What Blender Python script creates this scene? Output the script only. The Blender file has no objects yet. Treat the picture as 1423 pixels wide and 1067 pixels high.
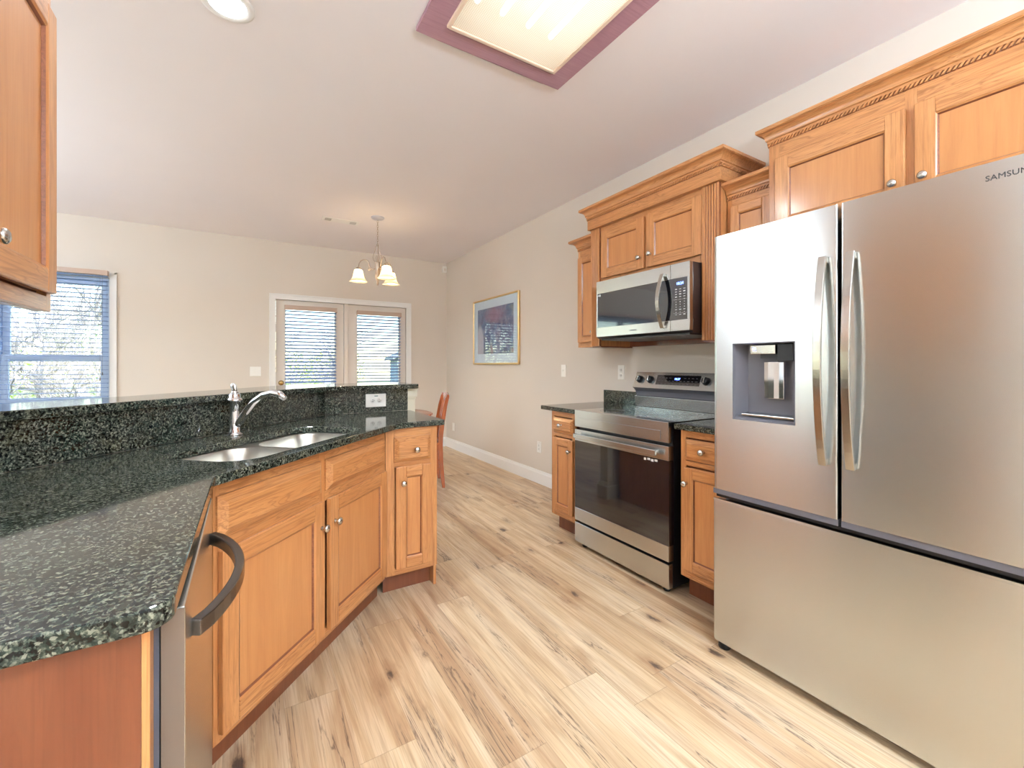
import bpy, bmesh, math, random
from mathutils import Vector, Matrix
random.seed(7)
C = bpy.context.scene.collection
PI = math.pi
S = bpy.context.scene

def lin(r, g, b):
    f = lambda c: (c/255/12.92) if c/255 <= .04045 else ((c/255+.055)/1.055)**2.4
    return (f(r), f(g), f(b), 1)

# ------------------------------------------------------------------ camera
H = 1.22
TH = math.atan(370.5/603)
cd = bpy.data.cameras.new('camera'); cam = bpy.data.objects.new('camera', cd); C.objects.link(cam)
cam.location = (0, 0, H); cam.rotation_euler = (PI/2, 0, -TH)
cd.sensor_fit = 'HORIZONTAL'; cd.sensor_width = 36; cd.lens = 36*603/1423
cd.shift_y = -26.5/1423; cd.clip_start = .02; cd.clip_end = 300
S.camera = cam
# ------------------------------------------------------------------ world, sun, exposure
w = bpy.data.worlds.new('sky'); S.world = w; w.use_nodes = True
nt = w.node_tree; nt.nodes.clear()
sky = nt.nodes.new('ShaderNodeTexSky'); sky.sky_type = 'NISHITA'; sky.sun_disc = False
sky.sun_elevation = math.radians(38); sky.sun_rotation = math.radians(150); sky.altitude = 200
sky.air_density = 1.3; sky.dust_density = .6
bg = nt.nodes.new('ShaderNodeBackground'); bg.inputs[1].default_value = .50
out = nt.nodes.new('ShaderNodeOutputWorld')
nt.links.new(sky.outputs[0], bg.inputs[0]); nt.links.new(bg.outputs[0], out.inputs[0])
sd = bpy.data.lights.new('sun', 'SUN'); sd.energy = 6; sd.angle = .01; sd.color = (1, .93, .82)
so = bpy.data.objects.new('sun', sd); C.objects.link(so); so.rotation_euler = (math.radians(52), 0, math.radians(25))
S.cycles.diffuse_bounces = 8; S.cycles.max_bounces = 16; S.cycles.transparent_max_bounces = 24
S.view_settings.view_transform = 'Standard'; S.view_settings.look = 'None'
S.view_settings.exposure = 0.66; S.view_settings.gamma = 1; S.view_settings.use_curve_mapping = False
TUBE_POWER = 1.9      # emission strength of the fluorescent tubes
UPLIGHT = 195        # watts of each unseen fill lamp added out of frame
CAN_POWER = 14       # watts of each recessed can

# ------------------------------------------------------------------ mesh helper
class MB:
    def __init__(s): s.v = []; s.f = []; s.m = []; s.mi = 0; s.sm = []
    def mat(s, i): s.mi = i; return s
    def add(s, vs, fs, smooth=False):
        n = len(s.v); s.v += [tuple(v) for v in vs]
        for f in fs: s.f.append([i+n for i in f]); s.m.append(s.mi); s.sm.append(smooth)
        return s
    def box(s, x0, x1, y0, y1, z0, z1):
        x0, x1 = sorted((x0, x1)); y0, y1 = sorted((y0, y1)); z0, z1 = sorted((z0, z1))
        return s.add([(x0,y0,z0),(x1,y0,z0),(x1,y1,z0),(x0,y1,z0),(x0,y0,z1),(x1,y0,z1),(x1,y1,z1),(x0,y1,z1)],
                     [(3,2,1,0),(4,5,6,7),(0,1,5,4),(1,2,6,5),(2,3,7,6),(3,0,4,7)])
    def obox(s, c, ax, ay, az):
        c, ax, ay, az = map(Vector, (c, ax, ay, az))
        vs = [c+ax*i+ay*j+az*k for k in (-1,1) for i,j in ((-1,-1),(1,-1),(1,1),(-1,1))]
        return s.add(vs, [(3,2,1,0),(4,5,6,7),(0,1,5,4),(1,2,6,5),(2,3,7,6),(3,0,4,7)])
    def prism(s, poly, z0, z1, axis='z', smooth=False):
        # poly counter-clockwise; axis: direction of extrusion
        n = len(poly)
        def P(p, t):
            return {'z': (p[0], p[1], t), 'x': (t, p[0], p[1]), 'y': (p[0], t, p[1])}[axis]
        vs = [P(p, z0) for p in poly] + [P(p, z1) for p in poly]
        fs = [tuple(range(n-1, -1, -1)), tuple(range(n, 2*n))]
        k = len(s.f)
        s.add(vs, fs)
        s.add(vs, [(i, (i+1) % n, n+(i+1) % n, n+i) for i in range(n)], smooth)
        return s
    def frustum(s, a, b):   # a,b = (x0,x1,z0,z1,y): quad a to quad b, both with fronts facing -y
        def q(t): x0,x1,z0,z1,y = t; return [(x0,y,z0),(x1,y,z0),(x1,y,z1),(x0,y,z1)]
        return s.add(q(a)+q(b), [(3,2,1,0)[::-1] if False else (4,5,6,7),(0,1,5,4),(1,2,6,5),(2,3,7,6),(3,0,4,7)])
    def tube(s, pts, r, n=10, cap=True, sx=1.0, up=None):
        pts = [Vector(p) for p in pts]; rs = r if isinstance(r, (list, tuple)) else [r]*len(pts)
        rings = []; prev = None
        for i, p in enumerate(pts):
            t = (pts[min(i+1, len(pts)-1)]-pts[max(i-1, 0)]).normalized()
            if up is not None: u = Vector(up)-t*Vector(up).dot(t)
            elif prev is None:
                a = Vector((0, 0, 1)) if abs(t.z) < .9 else Vector((1, 0, 0)); u = a-t*a.dot(t)
            else: u = prev-t*prev.dot(t)
            u.normalize(); prev = u; v = t.cross(u)
            rings.append([p+(u*math.cos(2*PI*k/n)+v*math.sin(2*PI*k/n)*sx)*rs[i] for k in range(n)])
        vs = [q for R in rings for q in R]; fs = []
        for i in range(len(pts)-1):
            for k in range(n):
                a = i*n+k; b = i*n+(k+1) % n; fs.append((a, b, b+n, a+n))
        s.add(vs, fs, True)
        if cap:
            m = len(pts)
            s.add(rings[0], [tuple(range(n-1, -1, -1))]); s.add(rings[-1], [tuple(range(n))])
        return s
    def lathe(s, prof, c=(0,0,0), d=(0,0,1), n=24, smooth=True):
        # prof: (r, h) along direction d
        c = Vector(c); d = Vector(d).normalized()
        a = Vector((0,0,1)) if abs(d.z) < .9 else Vector((1,0,0)); u = (a-d*a.dot(d)).normalized(); v = d.cross(u)
        vs = []; fs = []
        for r, h in prof:
            r = max(r, .00005)
            vs += [c+d*h+(u*math.cos(2*PI*k/n)+v*math.sin(2*PI*k/n))*r for k in range(n)]
        for i in range(len(prof)-1):
            for k in range(n):
                a_ = i*n+k; b_ = i*n+(k+1) % n; fs.append((a_, b_, b_+n, a_+n))
        return s.add(vs, fs, smooth)
    def sweep(s, rings, closed=False, smooth=False):
        n = len(rings[0]); vs = [p for R in rings for p in R]; fs = []
        for i in range(len(rings)-1):
            for k in range(n-(0 if closed else 1)):
                a = i*n+k; b = i*n+(k+1) % n; fs.append((a, b, b+n, a+n))
        return s.add(vs, fs, smooth)
    def build(s, name, mats, parent=None, bevel=0, seg=2, loc=None, rotz=None, kind=None, shade=None, recalc=True):
        me = bpy.data.meshes.new(name); me.from_pydata(s.v, [], s.f); me.update()
        if not isinstance(mats, (list, tuple)): mats = [mats]
        for m in mats: me.materials.append(m)
        for p, mi, sm in zip(me.polygons, s.m, s.sm): p.material_index = mi; p.use_smooth = sm or bool(shade)
        if recalc or any(s.sm):
            b = bmesh.new(); b.from_mesh(me)
            bmesh.ops.remove_doubles(b, verts=b.verts, dist=1e-6)
            if recalc: bmesh.ops.recalc_face_normals(b, faces=b.faces)
            b.to_mesh(me); b.free()
        o = bpy.data.objects.new(name, me); C.objects.link(o)
        if parent: o.parent = parent
        if loc is not None: o.location = loc
        if rotz is not None: o.rotation_euler = (0, 0, rotz)
        if bevel:
            m = o.modifiers.new('bevel', 'BEVEL'); m.width = bevel; m.segments = seg; m.limit_method = 'ANGLE'; m.angle_limit = math.radians(40)
            m.harden_normals = False
        if kind: o['kind'] = kind
        return o
def struct(name, mb, m, **k): return mb.build(name, m, kind='structure', **k)
def tag(o, label, cat, group=None, kind=None):
    o['label'] = label; o['category'] = cat
    if group: o['group'] = group
    if kind: o['kind'] = kind
    return o
def thing(name, label, cat, loc=(0,0,0), rotz=0, group=None):
    o = bpy.data.objects.new(name, None); C.objects.link(o); o.location = loc; o.rotation_euler = (0,0,rotz)
    o.empty_display_size = .05
    return tag(o, label, cat, group)
def slab(name, outer, holes, z0, z1, m, parent=None, bevel=0, **k):
    b = bmesh.new()
    for z in (z0, z1):
        es = []
        for L in [outer]+holes:
            vs = [b.verts.new((p[0], p[1], z)) for p in L]
            es += [b.edges.new((vs[i], vs[(i+1) % len(vs)])) for i in range(len(vs))]
        bmesh.ops.triangle_fill(b, use_beauty=True, use_dissolve=False, edges=es)
    b.verts.ensure_lookup_table(); n = sum(len(L) for L in [outer]+holes); off = 0
    for L in [outer]+holes:
        for i in range(len(L)):
            j = (i+1) % len(L)
            b.faces.new((b.verts[off+i], b.verts[off+j], b.verts[n+off+j], b.verts[n+off+i]))
        off += len(L)
    bmesh.ops.recalc_face_normals(b, faces=b.faces)
    bmesh.ops.dissolve_limit(b, angle_limit=.01, verts=b.verts, edges=b.edges)
    me = bpy.data.meshes.new(name); b.to_mesh(me); b.free(); me.materials.append(m)
    o = bpy.data.objects.new(name, me); C.objects.link(o); o.parent = parent
    if bevel:
        mo = o.modifiers.new('bevel', 'BEVEL'); mo.width = bevel; mo.segments = 3; mo.limit_method = 'ANGLE'; mo.angle_limit = math.radians(50)
    for kk, vv in k.items(): o[kk] = vv
    return o
def rrect(x0, x1, y0, y1, r, n=6):
    P = []
    for cx, cy, a in ((x1-r, y1-r, 0), (x0+r, y1-r, 90), (x0+r, y0+r, 180), (x1-r, y0+r, 270)):
        for i in range(n+1):
            t = math.radians(a+90*i/n); P.append((cx+r*math.cos(t), cy+r*math.sin(t)))
    return P
def fillet(pts, rad, n=8):
    # closed polygon with per-vertex radius
    P = []; N = len(pts)
    for i in range(N):
        p = Vector(pts[i]); r = rad[i]
        if r <= 0: P.append(tuple(p)); continue
        a = (Vector(pts[i-1])-p); b = (Vector(pts[(i+1) % N])-p); a.normalize(); b.normalize()
        ang = a.angle(b); t = r/math.tan(ang/2); c = p+(a+b).normalized()*(r/math.sin(ang/2))
        s0 = p+a*t-c; s1 = p+b*t-c
        a0 = math.atan2(s0.y, s0.x); da = math.atan2(s1.y, s1.x)-a0
        while da > PI: da -= 2*PI
        while da < -PI: da += 2*PI
        for k in range(n+1):
            q = a0+da*k/n; P.append((c.x+r*math.cos(q), c.y+r*math.sin(q)))
    return P
def text_mesh(name, txt, size, m, parent, loc, rot, depth=.0004, ax='CENTER', sx=1.0):
    cu = bpy.data.curves.new(name, 'FONT'); cu.body = txt; cu.size = size; cu.extrude = depth; cu.align_x = ax; cu.align_y = 'CENTER'
    cu.resolution_u = 3
    t = bpy.data.objects.new(name, cu); C.objects.link(t)
    dg = bpy.context.evaluated_depsgraph_get(); me = bpy.data.meshes.new_from_object(t.evaluated_get(dg))
    bpy.data.objects.remove(t)
    for v in me.vertices: v.co.x *= sx
    me.materials.clear(); me.materials.append(m)
    o = bpy.data.objects.new(name, me); C.objects.link(o); o.parent = parent; o.location = loc; o.rotation_euler = rot
    return o

# ------------------------------------------------------------------ materials
def newmat(name):
    m = bpy.data.materials.new(name); m.use_nodes = True; t = m.node_tree
    return m, t, t.nodes['Principled BSDF']
def plain(name, col, rough=.5, metal=0, coat=0, spec=None, aniso=0, emit=None, es=0, trans=0):
    m, t, b = newmat(name)
    b.inputs['Base Color'].default_value = col; b.inputs['Roughness'].default_value = rough; b.inputs['Metallic'].default_value = metal
    b.inputs['Coat Weight'].default_value = coat; b.inputs['Coat Roughness'].default_value = .08
    if spec is not None: b.inputs['Specular IOR Level'].default_value = spec
    if aniso: b.inputs['Anisotropic'].default_value = aniso
    if emit: b.inputs['Emission Color'].default_value = emit; b.inputs['Emission Strength'].default_value = es
    if trans: b.inputs['Transmission Weight'].default_value = trans
    return m
class G:
    """tiny node-graph helper"""
    def __init__(s, t): s.t = t
    def n(s, ty, ins=None, **kw):
        x = s.t.nodes.new(ty)
        for k, v in kw.items(): setattr(x, k, v)
        for k, v in (ins or {}).items():
            if isinstance(v, bpy.types.NodeSocket): s.t.links.new(v, x.inputs[k])
            else: x.inputs[k].default_value = v
        return x
    def math(s, op, a, b=0, c=0): return s.n('ShaderNodeMath', {0: a, 1: b, 2: c}, operation=op).outputs[0]
    def ramp(s, fac, stops, interp='LINEAR'):
        r = s.n('ShaderNodeValToRGB', {0: fac}); r.color_ramp.interpolation = interp
        e = r.color_ramp.elements
        while len(e) < len(stops): e.new(.5)
        for q, (p, c) in zip(e, stops): q.position = p; q.color = c
        return r.outputs[0]
    def mix(s, f, a, b, bt='MIX'):
        x = s.n('ShaderNodeMix', {0: f, 6: a, 7: b}, data_type='RGBA', blend_type=bt); return x.outputs[2]
    def coord(s, scale=(1,1,1), which='Object', rot=(0,0,0), loc=(0,0,0)):
        tc = s.n('ShaderNodeTexCoord'); return s.n('ShaderNodeMapping', {0: tc.outputs[which], 1: loc, 2: rot, 3: scale}).outputs[0]
    def noise(s, vec, scale=5, detail=4, rough=.55, dist=0):
        return s.n('ShaderNodeTexNoise', {'Vector': vec, 'Scale': scale, 'Detail': detail, 'Roughness': rough, 'Distortion': dist}).outputs[0]

def wood(name, axis, light, mid, dark, rough=.28, oak=.5, coat=.35, fine=1.0):
    m, t, b = newmat(name); g = G(t)
    sc = {'x': (1.2, 14, 14), 'y': (14, 1.2, 14), 'z': (14, 14, 1.2)}[axis]
    oi = g.n('ShaderNodeObjectInfo').outputs['Random']
    tc = g.n('ShaderNodeTexCoord').outputs['Object']
    off = g.n('ShaderNodeCombineXYZ', {0: g.math('MULTIPLY', oi, 13.7), 1: g.math('MULTIPLY', oi, 7.1), 2: g.math('MULTIPLY', oi, 21.3)}).outputs[0]
    v0 = g.n('ShaderNodeVectorMath', {0: tc, 1: off}, operation='ADD').outputs[0]
    v = g.n('ShaderNodeMapping', {0: v0, 3: sc}).outputs[0]
    n1 = g.noise(v, 1.6, 3, .5, 1.2)
    n2 = g.noise(v, 9, 5, .65, .4)
    blot = g.noise(v0, 3.0, 3, .6)
    sc2 = {'x': (3, 160, 160), 'y': (160, 3, 160), 'z': (160, 160, 3)}[axis]
    pores = g.noise(g.n('ShaderNodeMapping', {0: v0, 3: sc2}).outputs[0], 1.0, 2, .5)
    # cathedral rings
    rings = g.math('FRACT', g.math('MULTIPLY', n1, 9.0))
    rings = g.math('ABSOLUTE', g.math('SUBTRACT', rings, .5))
    base = g.ramp(n1, [(.3, mid), (.7, light)])
    base = g.mix(g.math('MULTIPLY', g.ramp(rings, [(.0, (1,1,1,1)), (.22, (0,0,0,1))]), oak), base, dark)
    base = g.mix(g.ramp(n2, [(.35, (.3*fine,)*3+(1,)), (.6, (0,0,0,1))]), base, dark)
    base = g.mix(g.ramp(pores, [(.36, (.4*fine,)*3+(1,)), (.46, (0,0,0,1))]), base, dark)
    base = g.mix(g.ramp(blot, [(.35, (.3,.3,.3,1)), (.65, (0,0,0,1))]), base, mid)
    t.links.new(base, b.inputs['Base Color'])
    b.inputs['Roughness'].default_value = rough; b.inputs['Coat Weight'].default_value = coat; b.inputs['Coat Roughness'].default_value = .15
    bp = g.n('ShaderNodeBump', {'Strength': .12, 'Distance': .002, 'Height': pores}); t.links.new(bp.outputs[0], b.inputs['Normal'])
    return m
W_L, W_M, W_D = lin(210,152,98), lin(192,130,78), lin(134,80,42)
M_WV = wood('maple_vertical', 'z', W_L, W_M, W_D, oak=.22)
M_WH = wood('maple_horizontal', 'x', W_L, W_M, W_D, oak=.6)
M_WP = wood('maple_panel', 'z', lin(202,142,88), lin(188,126,76), lin(158,100,58), oak=.06, fine=.35)
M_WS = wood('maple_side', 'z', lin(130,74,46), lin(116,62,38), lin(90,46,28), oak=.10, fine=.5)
M_WD = wood('glaze_and_shade', 'x', lin(150,92,62), lin(130,76,50), lin(100,56,36))  # glaze on door beads; painted-in shade for pilaster flutes and rope backing
M_CHERRY = wood('cherry_chair', 'z', lin(190,104,58), lin(168,84,42), lin(116,52,26), oak=.15, rough=.2)
M_TABLE = wood('table_top', 'x', lin(170,90,60), lin(150,74,48), lin(105,48,32), oak=.15, rough=.15)
M_FIXW = wood('cherry_frame_sheen', 'x', lin(186,148,162), lin(176,136,152), lin(156,114,130), oak=.08, rough=.4, coat=.1)  # dark cherry wood with its purplish reflection put into the colour
M_DARKGAP = plain('dark_void', lin(26,18,16), .8)

def granite(name):
    m, t, b = newmat(name); g = G(t)
    v = g.coord()
    v = g.n('ShaderNodeVectorMath', {0: v, 1: g.n('ShaderNodeTexNoise', {'Vector': v, 'Scale': 18.0, 'Detail': 2.0}).outputs['Color']}, operation='MULTIPLY_ADD')
    v.inputs[1].default_value = (1, 1, 1)
    tc = g.coord()
    wn = g.n('ShaderNodeTexNoise', {'Vector': tc, 'Scale': 30.0, 'Detail': 3.0}).outputs['Color']
    dv = g.n('ShaderNodeVectorMath', {0: wn, 1: (.014, .014, .014)}, operation='MULTIPLY').outputs[0]
    p = g.n('ShaderNodeVectorMath', {0: tc, 1: dv}, operation='ADD').outputs[0]
    n1 = g.noise(p, 110, 5, .7)
    n2 = g.noise(p, 140, 3, .6)
    n3 = g.noise(tc, 6, 3, .6)
    vo = g.n('ShaderNodeTexVoronoi', {'Vector': p, 'Scale': 250.0}, feature='F1')
    cellr = g.n('ShaderNodeSeparateColor', {0: vo.outputs['Color']}).outputs[0]
    base = g.ramp(n1, [(.38, lin(12,16,14)), (.48, lin(42,50,45)), (.57, lin(92,98,86)), (.70, lin(160,160,140))])
    tint = g.ramp(n3, [(.35, lin(40,62,52)), (.55, lin(66,66,60)), (.7, lin(96,88,60))])
    base = g.mix(.35, base, tint, 'MIX')
    base = g.mix(g.ramp(cellr, [(.80, (0,0,0,1)), (.88, (.55,.55,.55,1))]), base, lin(150,152,136))
    base = g.mix(g.ramp(n2, [(.42, (.95,.95,.95,1)), (.50, (0,0,0,1))]), base, lin(6,8,9))
    t.links.new(base, b.inputs['Base Color'])
    b.inputs['Roughness'].default_value = .07; b.inputs['Specular IOR Level'].default_value = .42
    return m
M_GRAN = granite('granite')

def floor_mat():
    m, t, b = newmat('oak_planks'); g = G(t)
    tc = g.n('ShaderNodeTexCoord').outputs['Object']
    sp = g.n('ShaderNodeSeparateXYZ', {0: tc}); X, Y = sp.outputs[0], sp.outputs[1]
    Wd, Ln = .178, 1.22
    rx = g.math('DIVIDE', g.math('ADD', X, 10.028), Wd); row = g.math('FLOOR', rx); fx = g.math('FRACT', rx)
    wr = g.n('ShaderNodeTexWhiteNoise', {1: row}, noise_dimensions='1D').outputs[0]
    ry = g.math('ADD', g.math('DIVIDE', Y, Ln), g.math('ADD', g.math('MULTIPLY', wr, 1.0), 20)); col = g.math('FLOOR', ry); fy = g.math('FRACT', ry)
    cell = g.n('ShaderNodeCombineXYZ', {0: row, 1: col}).outputs[0]
    wn = g.n('ShaderNodeTexWhiteNoise', {0: cell}, noise_dimensions='2D'); rnd = wn.outputs[0]
    offs = g.n('ShaderNodeVectorMath', {0: wn.outputs[1], 1: (31, 17, 9)}, operation='MULTIPLY').outputs[0]
    pv = g.n('ShaderNodeVectorMath', {0: tc, 1: offs}, operation='ADD').outputs[0]
    def mp(s): return g.n('ShaderNodeMapping', {0: pv, 3: s}).outputs[0]
    grain = g.noise(mp((60, 2.2, 1)), 1, 5, .6, .6)
    fine = g.noise(mp((260, 6, 1)), 1, 3, .5)
    wide = g.noise(mp((11, .8, 1)), 1, 4, .55, .8)
    base = g.ramp(wide, [(.32, lin(166,132,98)), (.46, lin(204,178,140)), (.60, lin(228,212,182))])
    tone = g.ramp(rnd, [(0, lin(182,146,114)), (.35, lin(204,172,136)), (.7, lin(216,194,162)), (1, lin(194,168,142))])
    base = g.mix(.38, base, tone)
    base = g.mix(g.ramp(grain, [(.32, (.5,.5,.5,1)), (.52, (0,0,0,1))]), base, lin(168,132,100))
    base = g.mix(g.ramp(fine, [(.35, (.25,.25,.25,1)), (.5, (0,0,0,1))]), base, lin(130,95,68))
    # cracks: thin dark streaks inside sparse patches
    patch = g.noise(mp((5.5, 1.1, 1)), 1, 2, .5)
    pm = g.ramp(patch, [(.50, (0,0,0,1)), (.57, (1,1,1,1))])
    st = g.noise(mp((20, 1.1, 1)), 1, 6, .6, .7)
    line = g.ramp(g.math('ABSOLUTE', g.math('SUBTRACT', st, .5)), [(.0, (1,1,1,1)), (.018, (0,0,0,1))])
    base = g.mix(g.math('MULTIPLY', g.math('MULTIPLY', pm, line), .9), base, lin(78,60,52))
    base = g.mix(g.math('MULTIPLY', pm, .22), base, lin(158,128,104))
    # knots
    vo = g.n('ShaderNodeTexVoronoi', {'Vector': mp((6.2, 3.0, 1)), 'Scale': 1.0, 'Randomness': 1.0}, feature='F1')
    kd = g.math('ADD', vo.outputs['Distance'], g.math('MULTIPLY', g.math('SUBTRACT', g.noise(mp((34, 12, 1)), 1, 4, .7), .5), .34))
    ksel = g.math('GREATER_THAN', g.n('ShaderNodeSeparateColor', {0: vo.outputs['Color']}).outputs[0], .25)
    knot = g.math('MULTIPLY', g.ramp(kd, [(.06, (1,1,1,1)), (.13, (0,0,0,1))]), ksel)
    halo = g.math('MULTIPLY', g.ramp(kd, [(.08, (.6,.6,.6,1)), (.30, (0,0,0,1))]), ksel)
    base = g.mix(halo, base, lin(150,112,80))
    base = g.mix(g.math('MULTIPLY', knot, .85), base, lin(72,58,54))
    # seams
    sx = g.math('LESS_THAN', g.math('MINIMUM', fx, g.math('SUBTRACT', 1, fx)), .006)
    sy = g.math('LESS_THAN', g.math('MINIMUM', fy, g.math('SUBTRACT', 1, fy)), .0012)
    seam = g.math('MAXIMUM', sx, sy)
    base = g.mix(g.math('MULTIPLY', seam, .30), base, lin(110,84,64))
    t.links.new(base, b.inputs['Base Color'])
    b.inputs['Roughness'].default_value = .34; b.inputs['Specular IOR Level'].default_value = .45
    hgt = g.math('SUBTRACT', g.math('MULTIPLY', grain, .4), seam)
    bp = g.n('ShaderNodeBump', {'Strength': .15, 'Distance': .002, 'Height': hgt}); t.links.new(bp.outputs[0], b.inputs['Normal'])
    return m
M_FLOOR = floor_mat()

def paint(name, col, rough=.6, bump=.06):
    m, t, b = newmat(name); g = G(t)
    v = g.coord(); n = g.noise(v, 90, 3, .6); n2 = g.noise(v, 1.3, 2, .5)
    c2 = tuple(x*.95 for x in col[:3])+(1,)
    t.links.new(g.mix(n2, col, c2), b.inputs['Base Color']); b.inputs['Roughness'].default_value = rough
    b.inputs['Specular IOR Level'].default_value = .3
    bp = g.n('ShaderNodeBump', {'Strength': bump, 'Distance': .002, 'Height': n}); t.links.new(bp.outputs[0], b.inputs['Normal'])
    return m
M_WALL = paint('beige_wall', lin(215,206,195))
M_CEIL = paint('ceiling_paint', lin(238,234,236), .8)
M_TRIM = paint('white_trim', lin(236,236,234), .35, .01)
M_DOORW = paint('white_door', lin(226,218,208), .4, .01)
M_WINF = plain('window_vinyl', lin(196,214,236), .35)  # white vinyl; blue sky light on the shaded sash put into the colour
M_PLATE = plain('white_plastic', lin(236,234,228), .35)
M_SLOT = plain('dark_slot', lin(60,58,56), .6)

def steel(name, col, rough, axis='z', aniso=.8, bump=.0):
    # brushed stainless: fine horizontal brushing seen as stretched noise in roughness
    m, t, b = newmat(name); g = G(t)
    sc = {'z': (6, 6, 1600), 'x': (1600, 6, 6)}[axis]
    n = g.noise(g.coord(sc), 1, 2, .5)
    b.inputs['Base Color'].default_value = col; b.inputs['Metallic'].default_value = 1
    t.links.new(g.ramp(n, [(.3, (rough*.96,)*3+(1,)), (.7, (rough*1.04,)*3+(1,))]), b.inputs['Roughness'])
    b.inputs['Anisotropic'].default_value = aniso; b.inputs['Anisotropic Rotation'].default_value = 0.25
    tg = g.n('ShaderNodeCombineXYZ', {0: .7, 1: .7, 2: 0}); t.links.new(tg.outputs[0], b.inputs['Tangent'])
    return m
M_STEEL = steel('brushed_steel', lin(208,211,211), .26)
M_STEELD = steel('dark_steel', lin(120,116,114), .25)
M_SINK = steel('sink_steel', lin(214,212,206), .30, aniso=.4)
M_CHROME = plain('chrome', lin(225,226,230), .06, 1)
M_NICKEL = plain('satin_nickel', lin(205,203,198), .22, 1)
M_HANDLE = plain('handle_steel', lin(196,194,188), .2, 1)
M_BLACK = plain('black_plastic', lin(22,22,26), .35)
M_BGLASS = plain('black_glass', lin(16,16,24), .04, 0, coat=1.0, spec=.8)
M_DKGREY = plain('grey_plastic', lin(100,100,108), .38)
M_BRASS = plain('brass', lin(205,170,110), .22, 1)
M_GOLD = plain('gold_frame', lin(222,190,136), .28, .8)
M_CREAM = paint('cream_post', lin(226,222,204), .4, .01)
M_LED = plain('blue_led', lin(40,60,255), .4, emit=(.10, .18, 1, 1), es=9)
M_WHITEMARK = plain('white_print', lin(215,215,215), .5)
M_DKMARK = plain('dark_print', lin(55,55,58), .4)

def glass_mat(name, tint=(1,1,1,1), refl=.06):
    m = bpy.data.materials.new(name); m.use_nodes = True; t = m.node_tree; t.nodes.clear(); g = G(t)
    tr = g.n('ShaderNodeBsdfTransparent', {0: tint}); gl = g.n('ShaderNodeBsdfGlossy', {'Roughness': .01})
    lw = g.n('ShaderNodeLayerWeight', {0: .5}).outputs['Facing']
    fr = g.math('ADD', g.math('MULTIPLY', g.math('POWER', lw, 5), .96), .04)
    mx = g.n('ShaderNodeMixShader', {0: fr, 1: tr.outputs[0], 2: gl.outputs[0]})
    o = g.n('ShaderNodeOutputMaterial'); t.links.new(mx.outputs[0], o.inputs[0]); return m
M_GLASS = glass_mat('window_glass', (.93, .98, 1, 1))
def transl(name, col, f=.5, rough=.5):
    m = bpy.data.materials.new(name); m.use_nodes = True; t = m.node_tree; t.nodes.clear(); g = G(t)
    a = g.n('ShaderNodeBsdfDiffuse', {0: col}); b_ = g.n('ShaderNodeBsdfTranslucent', {0: col})
    mx = g.n('ShaderNodeMixShader', {0: f, 1: a.outputs[0], 2: b_.outputs[0]})
    o = g.n('ShaderNodeOutputMaterial'); t.links.new(mx.outputs[0], o.inputs[0]); return m
M_SLAT = transl('blind_slat', lin(150,172,208), .10)  # white slats; blue backlit shade put into the colour
M_VAL = plain('blind_valance', lin(190,166,150), .5)
def lens_mat():
    m = bpy.data.materials.new('prismatic_lens'); m.use_nodes = True; t = m.node_tree; t.nodes.clear(); g = G(t)
    v = g.coord((1,1,1), rot=(0,0,math.radians(45)))
    ck = g.n('ShaderNodeTexChecker', {'Vector': v, 'Scale': 170.0}).outputs[1]
    col = g.mix(ck, (1,.97,.90,1), (.80,.74,.66,1))
    tl = g.n('ShaderNodeBsdfTranslucent', {0: col}); tr = g.n('ShaderNodeBsdfTransparent', {0: (1,1,1,1)}); gl = g.n('ShaderNodeBsdfGlossy', {'Roughness': .2})
    rf = g.n('ShaderNodeBsdfRefraction', {'Roughness': .35, 'IOR': 1.15, 'Color': (1,1,1,1)})
    a = g.n('ShaderNodeMixShader', {0: .6, 1: tl.outputs[0], 2: tr.outputs[0]})
    a2 = g.n('ShaderNodeMixShader', {0: .06, 1: a.outputs[0], 2: gl.outputs[0]})
    o = g.n('ShaderNodeOutputMaterial'); t.links.new(a2.outputs[0], o.inputs[0]); return m
M_LENS = lens_mat()
M_TUBE = plain('fluorescent_tube', (1,1,1,1), .4, emit=(.88, .96, 1, 1), es=TUBE_POWER)
M_TRAY = plain('fixture_tray', lin(234,226,212), .6)
M_BULB = plain('warm_bulb', (1,1,1,1), .4, emit=(1, .74, .42, 1), es=330)
M_SHADE = transl('frosted_shade', (.95, .90, .80, 1), .7)
M_CANLENS = plain('can_lens', (1,1,1,1), .5, emit=(.92, .97, 1, 1), es=6)

# ------------------------------------------------------------------ room shell
XR, YF, ZC = 2.585, 6.1, 2.75
XL, YB = -4.6, -2.4
WX = -.76                     # kitchen side wall beside the left cabinets
fl = MB().box(XL-.15, XR+.15, YB-.15, YF+.15, -.12, 0); struct('floor', fl, M_FLOOR)
FX0, FX1, FY0, FY1 = .762, 1.358, .50, 1.795   # ceiling box opening
slab('ceiling', [(XL-.15,YB-.15),(XR+.15,YB-.15),(XR+.15,YF+.15),(XL-.15,YF+.15)],
     [[(FX0-.03,FY0-.03),(FX0-.03,FY1+.03),(FX1+.03,FY1+.03),(FX1+.03,FY0-.03)]], ZC, ZC+.18, M_CEIL, kind='structure')
struct('wall_right', MB().box(XR, XR+.15, YB-.15, YF+.15, 0, ZC), M_WALL)
b = MB()
for x0, x1, z0, z1 in ((XL-.15, -4.2, 0, ZC), (-4.2, -1.6, 0, .1), (-4.2, -1.6, 2.2, ZC), (-1.6, XR, 0, ZC)):
    b.box(x0, x1, YB-.15, YB, z0, z1)
struct('wall_back', b, M_WALL)
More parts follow.
